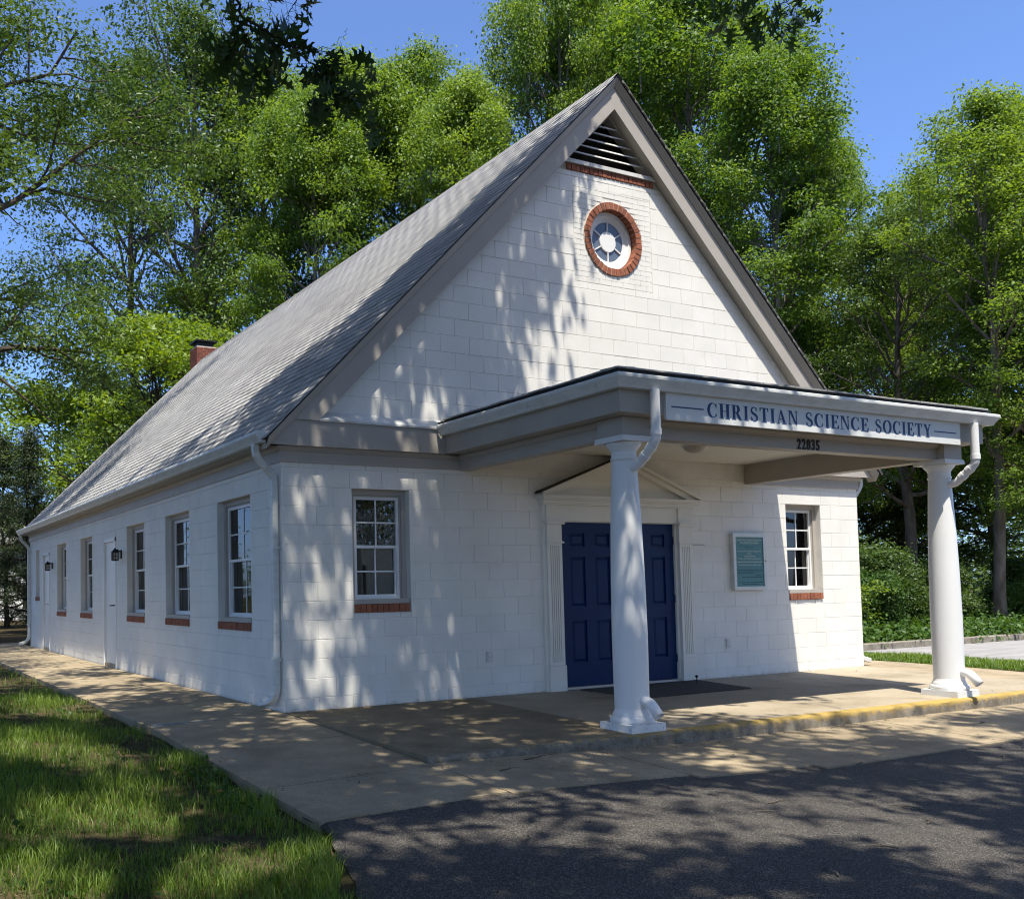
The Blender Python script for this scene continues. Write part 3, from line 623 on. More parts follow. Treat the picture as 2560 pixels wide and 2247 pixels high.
def spout(x, y, s, topz=2.80, foot=True, kick=(-1, 0)):
    hub_ = hub('downspout'); gx = x + s*.255; wx = x + s*.05
    path = [(gx, y, topz), (gx, y, topz - .07)]
    for t in np.linspace(0, 1, 9): path.append((gx + (wx - gx)*(3*t*t - 2*t**3), y + .0, topz - .07 - .30*t))
    path += [(wx, y, topz - .42)]
    b = MB(); b.tube(path, [1.]*2 + [1 + .07*(i % 2) for i in range(9)] + [1.], n=8, prof=RECT); b.build('elbow', GUTTER_W, hub_)
    b = MB(); b.tube([(wx, y, topz - .40), (wx, y, .34)], [1.04, 1.0], n=8, prof=RECT); b.build('pipe', GUTTER_W, hub_)
    path = [(wx, y, .36)]
    for t in np.linspace(0, math.pi/2*.86, 8): path.append((wx + kick[0]*.16*(1 - math.cos(t)), y + kick[1]*.16*(1 - math.cos(t)), .28 - .19*math.sin(t)))
    e = path[-1]; path.append((e[0] + kick[0]*.12, e[1] + kick[1]*.12, e[2] - .025))
    b = MB(); b.tube(path, [1.] + [1 + .06*(i % 2) for i in range(8)] + [1.], n=8, prof=RECT, cap=False); b.build('foot', GUTTER_W, hub_)
    p = path[-1]; b = MB(); b.tube([(p[0] - kick[0]*.03, p[1] - kick[1]*.03, p[2] + .006), (p[0] - kick[0]*.029, p[1] - kick[1]*.029, p[2] + .006)], .98, n=8, prof=RECT); b.build('mouth_shade', BLACK, hub_)  # black disc paints the shade inside the pipe mouth
    for z in (.53, 1.7):
        b = MB(); b.box(wx - .037, wx + .037, y - .05, y + .045, z, z + .03); b.build('strap', GUTTER_W, hub_)
spout(0, .085, -1, kick=(-.35, .94)); spout(0, LEN - .09, -1); spout(W, .12, 1, kick=(1, 0))
# porch: beams, cornice, ceiling, roof
for q in ((2.25, 2.40, -2.47, -.003), (6.97, 7.17, -2.47, -.003), (2.25, 7.17, -2.62, -2.4705)):
    b = MB(); b.box(*q, 2.615, 2.96); part(b, 'porch_beam', TAUPE)
PP = [(2.25, -.024), (2.25, -2.62), (7.17, -2.62), (7.17, -.024)]
sweep_part('porch_crown', TAUPE, [(-.003, 2.732), (.010, 2.732), (.018, 2.740), (.022, 2.750), (.040, 2.768), (.044, 2.786), (-.003, 2.786)], PP)
sweep_part('porch_soffit', TAUPE, [(.0, 2.788), (.228, 2.788), (.228, 2.80), (.0, 2.80)], [(2.25, -.115), (2.25, -2.62), (7.17, -2.62), (7.17, -.115)])
sweep_part('porch_fascia', TAUPE, [(.2285, 2.786), (.25, 2.786), (.25, 3.0), (.2285, 3.0)], [(2.25, -.114), (2.25, -2.62), (7.17, -2.62), (7.17, -.114)])
b = MB(); b.box(2.4005, 6.9695, -2.47, .0, 2.888, 2.905); part(b, 'porch_ceiling', CEIL)
pr_ = hub('porch_roof'); x0, x1, y0, z0 = 1.935, 7.485, -2.935, 3.118
b = MB(); apx = (4.71, -.20, z0 + .045 + .27)
V = [(x0, -.125, z0), (x0, y0, z0), (x1, y0, z0), (x1, -.125, z0), (x0, -.125, z0 + .03), (x0, y0, z0 + .03), (x1, y0, z0 + .03), (x1, -.125, z0 + .03), apx, (4.71, -.004, apx[2]), (x0, -.004, z0 + .03), (x1, -.004, z0 + .03), (x0, -.004, z0), (x1, -.004, z0)]
F = [(0, 1, 5, 4), (1, 2, 6, 5), (2, 3, 7, 6), (5, 6, 8), (4, 5, 8, 9, 10), (6, 7, 11, 9, 8), (0, 12, 13, 3, 2, 1), (0, 4, 10, 12), (3, 13, 11, 7)]
b.add(V, F).build('roof_deck', BLACK, pr_)  # black deck edge paints the shade band under the shingle overhang
for k in range(18):
    x = x0 - .02 + k*.3048; w_ = min(.300, x1 + .02 - x); j = random.uniform(-.008, .008); MB().prism([(y0 - .022 + j, z0 + .031), (y0 + .2, z0 + .052), (y0 + .2, z0 + .058), (y0 - .022 + j, z0 + .044 + random.uniform(0, .006))], 'x', x, x + w_).build('shingle', SHINGLE, pr_)
for k in range(9):
    y = y0 + k*.3048; j = random.uniform(-.008, .008); MB().prism([(x0 - .022 + j, z0 + .0315), (x0 + .2, z0 + .0525), (x0 + .2, z0 + .059), (x0 - .022 + j, z0 + .045 + random.uniform(0, .006))], 'y', y, y + .300).build('shingle', SHINGLE, pr_)
# columns
ZB = -.057
for cxx in (2.343, 7.125):
    c = hub('column'); cy = -2.5415
    b = MB(); b.box(cxx - .2032, cxx + .2032, cy - .2032, cy + .2032, ZB, ZB + .071); b.build('plinth', PLINTH_WHITE, c)
    MB().lathe([(.15, .0145), (.186, .0145), (.196, .024), (.1985, .04), (.196, .056), (.188, .068), (.174, .071), (.174, .088), (.166, .10), (.158, .118), (.1535, .14)], cxx, cy).build('base', COLUMN_WHITE, c, smooth=True)
    MB().lathe([(.1535, .1405), (.1555, .35), (.1575, .8), (.151, 1.3), (.1385, 1.8), (.122, 2.2), (.1125, 2.40)], cxx, cy).build('shaft', COLUMN_WHITE, c, smooth=True)
    MB().lathe([(.1125, 2.401), (.120, 2.408), (.122, 2.418), (.120, 2.428), (.1125, 2.433), (.1125, 2.485), (.119, 2.49), (.121, 2.50), (.142, 2.525), (.158, 2.545), (.160, 2.563), (.12, 2.5645)], cxx, cy).build('capital', COLUMN_WHITE, c, smooth=True)
    b = MB(); b.prism([(cy - .185, 2.5655), (cy + .185, 2.5655), (cy + .178, 2.6145), (cy - .178, 2.6145)], 'x', cxx - .181, cxx + .181); b.build('abacus', COLUMN_WHITE, c)
    b = MB(); b.box(cxx - .163, cxx + .163, cy - .163, cy + .163, 2.6165, 2.7865); b.build('entablature_block', TAUPE, c)
    # plastic rain pipe: down from the gutter, into the column, and out at its foot
    rp = hub('rain_pipe'); py = -2.945
    MB().tube([(cxx, py, 2.99), (cxx, py, 2.60)], .043, n=20).build('pipe', PVC, rp, smooth=True)
    MB().tube([(cxx, py, 2.64), (cxx, py, 2.585)], .0495, n=20).build('collar', PVC, rp, smooth=True)
    pts = [(cxx, py, 2.59), (cxx, py + .004, 2.555), (cxx, py + .022, 2.525), (cxx, py + .05, 2.495), (cxx, py + .20, 2.365), (cxx, py + .23, 2.345), (cxx, py + .30, 2.33)]
    MB().tube(pts, .043, n=20).build('elbow', PVC, rp, smooth=True)
    for a_, c_ in ((.05, .085), (.125, .16)):
        P = lambda t: (cxx, py + .05 + (t - .05), 2.495 - (t - .05)*.867)
        MB().tube([P(a_), P(c_)], .0485, n=20).build('collar', PVC, rp, smooth=True)
    pts = [(cxx, cy - .12, .215), (cxx, cy - .19, .213), (cxx, cy - .225, .20), (cxx, cy - .255, .175), (cxx, cy - .325, .095)]
    V0 = MB().tube(pts, .048, n=20, cap=False).build('outlet', PVC, rp, smooth=True); sol = V0.modifiers.new('wall', 'SOLIDIFY'); sol.thickness = .004
# windows (u along the wall, w into the wall, z up)
class Frame:
    def __init__(s, left): s.left = left
    def box(s, mb, u0, u1, w0, w1, z0, z1): return mb.box(w0, w1, u0, u1, z0, z1) if s.left else mb.box(u0, u1, w0, w1, z0, z1)
def window(u0, u1, zs, zt, left, dark_lower, glassy, label=None, sillb=True, nbr=None):
    f = Frame(left); h = hub('window', label=label); d0 = .088
    def bx(name, m, *boxes):
        b = MB()
        for q in boxes: f.box(b, *q)
        return b.build(name, m, h)
    zb = zs + .09; t = .058                                   # brick sill below, then the wooden sill
    w0, w1 = u0 + t, u1 - t; zw = zb + .056
    bx('frame', TAUPE, (u0 - .002, w0, d0, .20, zb, zt), (w1, u1 + .002, d0, .20, zb, zt), (w0, w1, d0, .20, zt - .055, zt + .003))
    bx('frame_bead', TAUPE, (w0 - .001, w0 + .018, d0 + .022, .2, zw, zt - .055), (w1 - .018, w1 + .001, d0 + .022, .2, zw, zt - .055), (w0 + .018, w1 - .018, d0 + .022, .2, zt - .073, zt - .054))
    bx('sill', TAUPE, (u0 + .002, u1 - .03, -.008, .2, zb + .004, zw))
    a0, a1 = w0 + .018, w1 - .018; zt2 = zt - .073; zm = (zw + zt2)/2 + .012; s_ = .034
    bx('sash', WHITE_TRIM, (a0, a0 + s_, .118, .16, zw, zt2), (a1 - s_, a1, .118, .16, zw, zt2), (a0 + s_, a1 - s_, .118, .16, zt2 - s_, zt2), (a0 + s_, a1 - s_, .116, .15, zm - .016, zm + .016), (a0 + s_, a1 - s_, .118, .16, zw, zw + .03))
    bx('lower_sash', WHITE_TRIM, (a0 + s_, a0 + s_ + .012, .142, .17, zw + .03, zm - .016), (a1 - s_ - .012, a1 - s_, .142, .17, zw + .03, zm - .016), (a0 + s_, a1 - s_, .141, .17, zw + .03, zw + .05))
    m0, m1 = a0 + s_, a1 - s_; mc = (m0 + m1)/2; g = .0085
    up0, up1 = zm + .016, zt2 - s_; lo0, lo1 = zw + .05, zm - .016
    bx('muntin', WHITE_TRIM, (mc - g, mc + g, .132, .146, up0, up1), (m0, mc - g, .132, .146, (up0 + up1)/2 - g, (up0 + up1)/2 + g), (mc + g, m1, .132, .146, (up0 + up1)/2 - g, (up0 + up1)/2 + g))
    bx('muntin', WHITE_TRIM, (mc - g, mc + g, .158, .172, lo0, lo1), (m0, mc - g, .158, .172, (lo0 + lo1)/2 - g, (lo0 + lo1)/2 + g), (mc + g, m1, .158, .172, (lo0 + lo1)/2 - g, (lo0 + lo1)/2 + g))
    for a, c in ((m0, mc), (mc, m1)):
        for e0, e1 in ((up0, (up0 + up1)/2), ((up0 + up1)/2, up1)): bx('glass_pane', glassy, (a, c, .139, .1405, e0, e1))
        for e0, e1 in ((lo0, (lo0 + lo1)/2), ((lo0 + lo1)/2, lo1)): bx('glass_pane', GLASS, (a, c, .165, .1665, e0, e1))
    if dark_lower == 'blind': bx('blind', BLIND, (m0, m1 - .04, .21, .22, lo0 - .1, lo1))
    else:
        for (q0, q1) in ((m0 - .05, m0 + .30*(m1 - m0)), (m1 - .22*(m1 - m0), m1 + .05)):
            b = MB(); n = 24
            for k in range(n):
                ua, ub = q0 + (q1 - q0)*k/n, q0 + (q1 - q0)*(k + 1)/n; wa, wb = .235 + .018*math.sin(k*1.9), .235 + .018*math.sin((k+1)*1.9)
                P = [(ua, wa, lo0 - .2), (ub, wb, lo0 - .2), (ub, wb, up1 + .1), (ua, wa, up1 + .1)]
                b.add([(p[1], p[0], p[2]) if left else p for p in P], [(0, 1, 2, 3)])
            b.build('curtain', CURTAIN, h)
    nb = nbr or max(4, round((u1 - u0 - .03)/.072)); bw = (u1 - u0 - .028)/nb
    f.box(MB(), 0, 0, 0, 0, 0, 0)
    bx('mortar_bed', BRICKM, (u0 + .005, u1 - .024, -.006, .15, zs + .004, zb - .002))
    for k in range(nb):
        b = MB(); a = u0 + .004 + k*bw; jj = random.uniform(-.003, .003)
        b.chamfer([(a + .004, zs + .002), (a + bw - .004, zs + .002), (a + bw - .004, zb), (a + .004, zb)], -.02 + jj, .1, .003)
        if left: b.v = [(y, x, z) for x, y, z in b.v]
        b.build('brick', BRICK, h)
    return h
window(.838, 1.565, 1.01, 2.3652, False, 'blind', GLASSW, 'window left of the porch with a dark blind in its lower sash')
window(7.779, 8.513, 1.01, 2.3652, False, 'curtain', GLASS, 'window at the right end of the front wall with curtains')
for i, q in enumerate(SWIN[:5]): window(q[0], q[1], q[2], q[3], True, 'curtain', GLASS)
# the bricked-up narrow window at the far end
h = hub('blind_window', label='narrow filled-in window with a brick sill at the far end of the side wall'); q = SWIN[5]
b = MB(); b.box(.10, .2, q[0], q[1], q[2], q[3]); b.build('infill', WHITE_MORTAR, h)
for k in range(6):
    a = q[0] + .01 + k*.083; m = MB().chamfer([(a, q[2]), (a + .077, q[2]), (a + .077, q[2] + .09), (a, q[2] + .09)], -.02, .1, .003); m.v = [(y, x, z) for x, y, z in m.v]; m.build('brick', BRICK, h)
# dark room behind the windows
b = MB(); b.box(.21, W - .21, .9, LEN - .3, -.2, -.15); part(b, 'inner_floor', DARKIN)
b = MB(); b.box(1.2, 1.25, .9, LEN - .3, -.15, 2.9); b.box(.21, W-.21, 1.6, 1.65, -.15, 2.9); b.box(.21, W-.21, .21, LEN-.3, 2.86, 2.9); part(b, 'inner_wall', DARKIN)
# side doors
for (y0_, y1_, z0_, z1_) in SDOOR:
    d = hub('side_door'); zb = .06
    b = MB(); b.box(.03, .08, y0_ + .035, y1_ - .035, zb, z1_ - .06); b.build('door_leaf', WHITE_TRIM, d)
    b = MB(); b.box(-.012, .12, y0_ - .03, y0_ + .03, -.02, z1_); b.box(-.012, .12, y1_ - .03, y1_ + .03, -.02, z1_); b.box(-.012, .12, y0_ - .03, y1_ + .03, z1_ - .055, z1_ + .005); b.build('door_frame', WHITE_TRIM, d)
    b = MB(); b.box(.0, .15, y0_ + .03, y1_ - .03, -.02, zb); b.build('threshold', CONC_G, d)
    b = MB(); b.box(.008, .03, y0_ + .07, y0_ + .11, 1.02, 1.12); b.tube([(.01, y0_ + .09, 1.07), (-.045, y0_ + .09, 1.07), (-.05, y0_ + .12, 1.07), (-.05, y0_ + .22, 1.065)], .011, n=8); b.build('handle', STEEL if y0_ > 9 else BLACK, d)
    for z in (.3, 1.1, 1.9):
        b = MB(); b.tube([(.022, y1_ - .03, z), (.022, y1_ - .03, z + .1)], .012, n=8); b.build('hinge', WHITE_TRIM, d)
# entrance
en = hub('entrance')
YD = .03
for u0 in (3.733, 4.678):
    u1 = u0 + .937; d = hub('door', label='navy blue six-panel door leaf'); pan = []
    for pu in (u0 + .150, u0 + .550):
        for z0_, z1_ in ((1.745, 1.915), (1.005, 1.62), (.32, .838)): pan.append((pu, pu + .235, z0_, z1_))
    b = MB()
    for r in rect_minus((u0, u1, .035, 2.045), pan): b.box(r[0], r[1], YD, YD + .02, r[2], r[3])
    b.box(u0, u1, YD + .0202, YD + .045, .035, 2.045); b.build('leaf', NAVY, d)
    for p in pan:
        o_, i_ = inset([(p[0], p[2]), (p[1], p[2]), (p[1], p[3]), (p[0], p[3])], .016), inset([(p[0], p[2]), (p[1], p[2]), (p[1], p[3]), (p[0], p[3])], .042)
        V = [(x, YD + .0195, z) for x, z in o_] + [(x, YD + .004, z) for x, z in i_]
        MB().add(V, [(0, 1, 5, 4), (1, 2, 6, 5), (2, 3, 7, 6), (3, 0, 4, 7), (4, 5, 6, 7)]).build('panel', NAVY, d)
    if u0 > 4:
        for z in (.25, 1.02, 1.78):
            b = MB(); b.tube([(u1 + .006, YD - .004, z), (u1 + .006, YD - .004, z + .1)], .009, n=8); b.build('hinge', BLACK, d)
        b = MB(); b.tube([(u0 + .05, YD, 1.0), (u0 + .05, YD - .05, 1.0), (u0 + .055, YD - .055, 1.0)], [.02, .02, .028], n=10); b.build('handle', STEEL, d)
b = MB(); b.box(3.70, 5.655, -.02, .14, -.012, .03); b.build('threshold', STEEL, en)
b = MB(); b.box(3.690, 3.7325, .0, .14, .03, 2.06); b.box(5.617, 5.665, .0, .14, .03, 2.06); b.box(3.7325, 5.617, .012, .14, 2.046, 2.07); b.build('jamb', CREAM_TRIM, en)
b = MB(); b.box(3.415, 3.699, -.03, .005, -.01, 2.2495); b.box(5.645, 5.905, -.03, .005, -.01, 2.2495); b.box(3.70, 5.6445, -.029, .005, 2.055, 2.2495); b.build('casing', CREAM_TRIM, en)
for u0, u1 in ((3.462, 3.688), (5.643, 5.869)):
    pl = hub('pilaster'); c = (u0 + u1)/2; b = MB(); us = [u0] + [v for k in range(5) for v in (c + (k-2)*.031 - .0055, c + (k-2)*.031 + .0055)] + [u1]
    for k in range(0, 12, 2): b.box(us[k], us[k+1], -.056, -.0302, .345, 1.755)
    for k in range(1, 11, 2): b.box(us[k], us[k+1], -.036, -.0302, .345, 1.755)
    b.box(u0, u1, -.056, -.0302, .308, .345); b.box(u0, u1, -.056, -.0302, 1.755, 2.06); b.box(u0 + .003, u1 - .003, -.05, -.0302, 2.06, 2.249); b.build('shaft', CREAM_TRIM, pl)
    b = MB(); b.box(u0 - .012, u1 + .012, -.066, -.0302, -.02, .305); b.build('base_block', CREAM_TRIM, pl)
    b = MB(); b.box(u0 - .018, u1 + .018, -.080, -.0302, 1.782, 1.80); b.box(u0 - .026, u1 + .026, -.092, -.0302, 2.012, 2.04); b.box(u0 - .034, u1 + .034, -.108, -.0302, 2.0405, 2.057); b.box(u0 - .01, u1 + .01, -.064, -.0302, 1.8005, 1.812); b.build('capital', CREAM_TRIM, pl)
b = MB(); b.box(3.405, 5.915, -.072, .005, 2.25, 2.268); b.box(3.39, 5.93, -.092, .005, 2.2685, 2.30); b.box(3.37, 5.95, -.126, .005, 2.3005, 2.318); b.box(3.352, 5.968, -.150, .005, 2.3185, 2.358); b.build('cornice', CREAM_TRIM, en)
cx_ = 4.66; b = MB()
b.prism([(3.45, 2.3585), (5.87, 2.3585), (cx_, 2.80)], 'y', -.03, .004); b.build('tympanum', CREAM_TRIM, en)
for sgn in (-1, 1):
    E_ = lambda dx, dz: (cx_ + sgn*dx, dz)
    b = MB(); b.prism([E_(1.30, 2.3585), E_(1.13, 2.3585), E_(0, 2.782), E_(0, 2.845)], 'y', -.095, .004); b.build('raking_moulding', CREAM_TRIM, en)
    b = MB(); b.prism([E_(1.305, 2.3595), E_(1.305, 2.395), E_(0, 2.884), E_(0, 2.846)], 'y', -.148, .004); b.build('raking_cornice', CREAM_TRIM, en)
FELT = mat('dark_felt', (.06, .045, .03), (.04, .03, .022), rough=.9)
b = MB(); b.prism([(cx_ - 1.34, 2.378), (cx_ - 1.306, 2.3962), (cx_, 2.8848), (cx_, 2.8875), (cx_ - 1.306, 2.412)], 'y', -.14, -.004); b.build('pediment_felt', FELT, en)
b = MB(); b.tube([(cx_ - .05, -.035, 2.44), (cx_ - .05, -.075, 2.44)], [.075, .06], n=20); b.box(cx_ - .09, cx_ - .01, -.06, -.0305, 2.50, 2.66); b.build('ornament', CREAM_TRIM, en)
# ------------------------------------------------------------------ things on and round the church
def rect(x0, x1, y0, y1): return [(x0, y0), (x1, y0), (x1, y1), (x0, y1)]
def stroke(pts, ws):
    """a swept ribbon: quads along a centre line"""
    L_, R_ = [], []
    for i, (x, y) in enumerate(pts):
        a, c = pts[max(i-1, 0)], pts[min(i+1, len(pts)-1)]; dx, dy = c[0]-a[0], c[1]-a[1]; l = math.hypot(dx, dy) or 1; nx, ny = -dy/l, dx/l
        L_.append((x + nx*ws[i]/2, y + ny*ws[i]/2)); R_.append((x - nx*ws[i]/2, y - ny*ws[i]/2))
    return L_ + R_[::-1]
def arc(cx, cy, rx, ry, a0, a1, n=22): return [(cx + rx*math.cos(math.radians(a0 + (a1-a0)*i/n)), cy + ry*math.sin(math.radians(a0 + (a1-a0)*i/n))) for i in range(n+1)]
SW, TH, SF = .185, .062, .045
def serif(x0, x1, y, up): return rect(x0, x1, y, y + SF) if up else rect(x0, x1, y - SF, y)
def glyph(c):
    if c == 'I': return [rect(.10, .10 + SW, SF, 1-SF), serif(.01, .36, 0, 1), serif(.01, .36, 1, 0)], .37
    if c == 'H': return [rect(.09, .09 + SW, SF, 1-SF), rect(.53, .53 + SW, SF, 1-SF), rect(.09 + SW, .53, .475, .525), serif(.0, .345, 0, 1), serif(.0, .345, 1, 0), serif(.44, .785, 0, 1), serif(.44, .785, 1, 0)], .79
    if c == 'T': return [rect(.255, .255 + SW, SF, 1 - TH), rect(.02, .655, 1 - TH, 1), [(.02, 1-TH), (.02, .74), (.05, .74), (.10, 1-TH)], [(.655, 1-TH), (.575, 1-TH), (.625, .74), (.655, .74)], serif(.155, .52, 0, 1)], .68
    if c == 'E': return [rect(.09, .09 + SW, SF, 1-SF), serif(.0, .30, 0, 1), serif(.0, .30, 1, 0), rect(.30, .60, 1-TH, 1), rect(.30, .62, 0, TH), rect(.09 + SW, .45, .475, .525), [(.60, 1), (.60, .73), (.575, .73), (.49, 1-TH), (.49, 1)], [(.62, 0), (.645, .28), (.615, .28), (.51, TH), (.51, 0)], [(.45, .36), (.45, .64), (.425, .64), (.38, .525), (.38, .475), (.425, .36)]], .66
    if c == 'N': return [rect(.09, .09 + TH, SF, 1-SF), rect(.62, .62 + TH, 0, 1-SF), [(.09, 1), (.28, 1), (.675, 0), (.60, 0)][::-1], serif(.0, .25, 0, 1), serif(-.01, .14, 1, 0), serif(.53, .76, 1, 0)], .77
    if c == 'A': return [[(.09, SF), (.145, SF), (.385, .93), (.355, 1)], [(.355, 1), (.41, 1), (.71, SF), (.52, SF), (.32, .83)], rect(.19, .52, .30, .345), serif(.0, .24, 0, 1), serif(.42, .80, 0, 1)], .80
    if c == 'R':
        b = stroke([(.09 + SW, .97), (.35, .97)] + arc(.37, .735, .145, .237, 88, -88, 14) + [(.35, .50), (.09 + SW, .50)], [TH, TH] + [TH + (SW - TH)*math.sin(math.pi*i/14)**.8 for i in range(15)] + [TH, TH])
        return [rect(.09, .09 + SW, SF, 1-SF), serif(.0, .33, 0, 1), serif(.0, .26, 1, 0), b, [(.31, .50), (.47, .50), (.70, SF), (.50, SF)][::-1], serif(.52, .77, 0, 1)], .76
    if c == 'O': return [stroke(arc(.39, .5, .305, .478, 90, 450, 40), [TH + (SW - TH)*abs(math.cos(math.radians(90 + 9*i)))**1.0 for i in range(41)])], .79
    if c == 'C':
        p = arc(.40, .5, .30, .478, 42, 318, 34); w = [.05 + (SW - .05)*max(0, -math.cos(math.radians(42 + 276*i/34)))**.8 for i in range(35)]
        return [stroke(p, w), [(.655, .98), (.655, .68), (.625, .68), (.57, .83), (.60, .90)], [(.60, .12), (.57, .17), (.63, .29), (.66, .27), (.645, .12)]], .72
    if c == 'S':
        p = arc(.32, .735, .205, .24, 35, 180, 12) + [(.135, .66), (.21, .575), (.32, .505), (.43, .43), (.50, .35)] + arc(.315, .245, .205, .22, 8, -150, 14)
        w = [.045 + .07*(i/12) for i in range(13)] + [.14, .17, .175, .17, .15] + [.12 - .075*(i/14) for i in range(15)]
        return [stroke(p, w), [(.50, .98), (.50, .71), (.475, .71), (.42, .84), (.47, .92)], [(.09, .02), (.09, .30), (.12, .30), (.19, .14), (.13, .06)]], .61
    if c == 'Y': return [rect(.30, .30 + SW, SF, .45), [(.08, 1-SF), (.275, 1-SF), (.44, .56), (.465, .45), (.30, .45)][::-1], [(.58, 1-SF), (.645, 1-SF), (.465, .45), (.40, .45), (.41, .52)], serif(.0, .34, 1, 0), serif(.49, .74, 1, 0), serif(.20, .57, 0, 1)], .73
def letter(c, x, z, h, wscale, y, m, parent, name='letter'):
    polys, adv = glyph(c)
    b = MB()
    for i, p in enumerate(polys):
        yf = y - .0022 - .00025*i
        q = [(x + a*h*wscale, z + e*h) for a, e in p]; n = len(q)
        if n > 12:                                     # ribbons: quad strips
            k = n//2; V = [(a, yf, e) for a, e in q] + [(a, y, e) for a, e in q]; F = [(i_, i_+1, n-2-i_, n-1-i_) for i_ in range(k-1)] + [(i_, (i_+1) % n, (i_+1) % n + n, i_ + n) for i_ in range(n)]; b.add(V, F)
        else: b.prism(q, 'y', yf, y)
    o = b.build(name, m, parent); return adv*h*wscale
sg = thing('name_sign', 'long white sign board with navy serif lettering across the porch fascia', 'sign', (4.73, -2.89, 2.74))
def rel(o, par):                                       # keep a world-built mesh under an offset Empty
    o.parent = par; o.matrix_parent_inverse = Matrix.Translation(par.location).inverted(); return o
class At:                                              # builds children of a located thing from world coordinates
    def __init__(s, t): s.t = t
    def __call__(s, mb, name, m, smooth=False): return mb.build(name, m, s.t, smooth, org=tuple(s.t.location))
A = At(sg); b = MB(); b.box(2.527, 6.945, -2.897, -2.8705, 2.742, 3.0); A(b, 'panel', SIGNW)
for x in (2.60, 3.4, 4.2, 5.0, 5.8, 6.4, 6.87):
    for z in (2.775, 2.985): A(MB().tube([(x, -2.897, z), (x, -2.8995, z)], .006, n=8), 'screw', SIGNW)
for x0, x1, z in ((2.592, 2.996, 2.864), (6.476, 6.871, 2.866)): b = MB(); b.box(x0, x1, -2.8992, -2.897, z - .006, z + .006); A(b, 'rule', NAVYINK)
def word(txt, x0, x1, z, h):
    adv = [glyph(c)[1] for c in txt]; gap = .115; tot = sum(adv) + gap*(len(txt) - 1); ws = (x1 - x0)/(tot*h); x = x0
    for c, a in zip(txt, adv):
        sub = link('letter', None, sg); sub_mb = None
        polys = None; COL.objects.unlink(sub); bpy.data.objects.remove(sub)
        o = letter(c, x - sg.location.x, z - sg.location.z, h, ws, -2.897 - sg.location.y, NAVYINK, sg); x += (a + gap)*h*ws
for t, x0, x1 in (('CHRISTIAN', 3.043, 4.284), ('SCIENCE', 4.392, 5.367), ('SOCIETY', 5.470, 6.418)): word(t, x0, x1, 2.797, .138)
def text(body, size, x, z, y, m, parent, name, align='CENTER', ext=.0006, off=0., sx=1., shear=0.):
    c = bpy.data.curves.new(name, 'FONT'); c.body = body; c.size = size; c.align_x = align; c.extrude = ext; c.offset = off; c.shear = shear; c.resolution_u = 4
    c.materials.append(m); tmp = bpy.data.objects.new(name, c); COL.objects.link(tmp); bpy.context.view_layer.update(); me = bpy.data.meshes.new_from_object(tmp.evaluated_get(bpy.context.evaluated_depsgraph_get())); bpy.data.objects.remove(tmp); me.name = name; o = link(name, me, parent, (x - parent.location.x, y - parent.location.y, z - parent.location.z)); o.rotation_euler = (math.pi/2, 0, 0); o.scale = (sx, 1, 1); return o
hn = thing('house_number', 'black house number 22835 fixed to the porch beam under the sign', 'house number', (4.78, -2.621, 2.62))
for k, dg in enumerate('22835'): text(dg, .150, 4.648 + k*.072, 2.622 + random.uniform(-.002, .002), -2.6245, BLACK, hn, 'digit', ext=.003, off=.0032, sx=.80, shear=.06)
nb = thing('notice_board', 'framed teal notice board with pale printed text on the wall right of the doors', 'notice board', (6.945, -.03, 1.165)); A = At(nb)
b = MB(); b.box(6.628, 7.262, -.05, -.004, 1.165, 1.935); A(b, 'case', GREYALU)
b = MB()
for q in ((6.628, 6.676, 1.165, 1.935), (7.214, 7.262, 1.165, 1.935), (6.6765, 7.2135, 1.885, 1.935), (6.6765, 7.2135, 1.165, 1.213)): b.box(q[0], q[1], -.066, -.0505, q[2], q[3])
A(b, 'frame', GREYALU)
b = MB(); b.box(6.676, 7.214, -.0545, -.0505, 1.213, 1.885); A(b, 'panel', TEAL)
A(MB().tube([(7.242, -.066, 1.56), (7.242, -.072, 1.56)], .008, n=10), 'lock', BLACK)
rows = [('CHRISTIAN SCIENCE SOCIETY', .038, 1.832), ('OF LEXINGTON PARK', .036, 1.793), ('Sunday Church Service & Sunday School', .028, 1.684), ('10 a.m.', .028, 1.651),
        ('Testimony Meeting', .028, 1.617), ('7:30 p.m., 2nd Wednesday of the month', .027, 1.583), ('Reading Room open after Sunday service', .026, 1.498)]
for t_, s_, z_ in rows: text(t_, s_, 6.945, z_, -.0552, PALETXT, nb, 'printed_line', ext=.0003)
for z_, x0, x1, m_ in ((1.745, 6.87, 7.02, DARKTXT), (1.548, 6.715, 7.195, PALETXT), (1.437, 6.70, 7.195, DARKTXT), (1.413, 6.70, 7.18, DARKTXT), (1.389, 6.70, 7.0, DARKTXT), (1.364, 7.06, 7.19, DARKTXT), (1.337, 6.80, 7.19, DARKTXT), (1.267, 6.715, 7.19, DARKTXT), (1.243, 6.79, 7.13, DARKTXT)):
    b = MB(); x = x0                                    # print too small to read: words as short strokes
    while x < x1:
        w_ = min(random.uniform(.015, .05), x1 - x); b.box(x, x + w_, -.0552, -.0546, z_ - .0045, z_ + .0045); x += w_ + .009
    A(b, 'printed_line', m_)
b = MB(); b.box(6.70, 7.19, -.0552, -.0546, 1.768, 1.771); A(b, 'rule', DARKTXT)
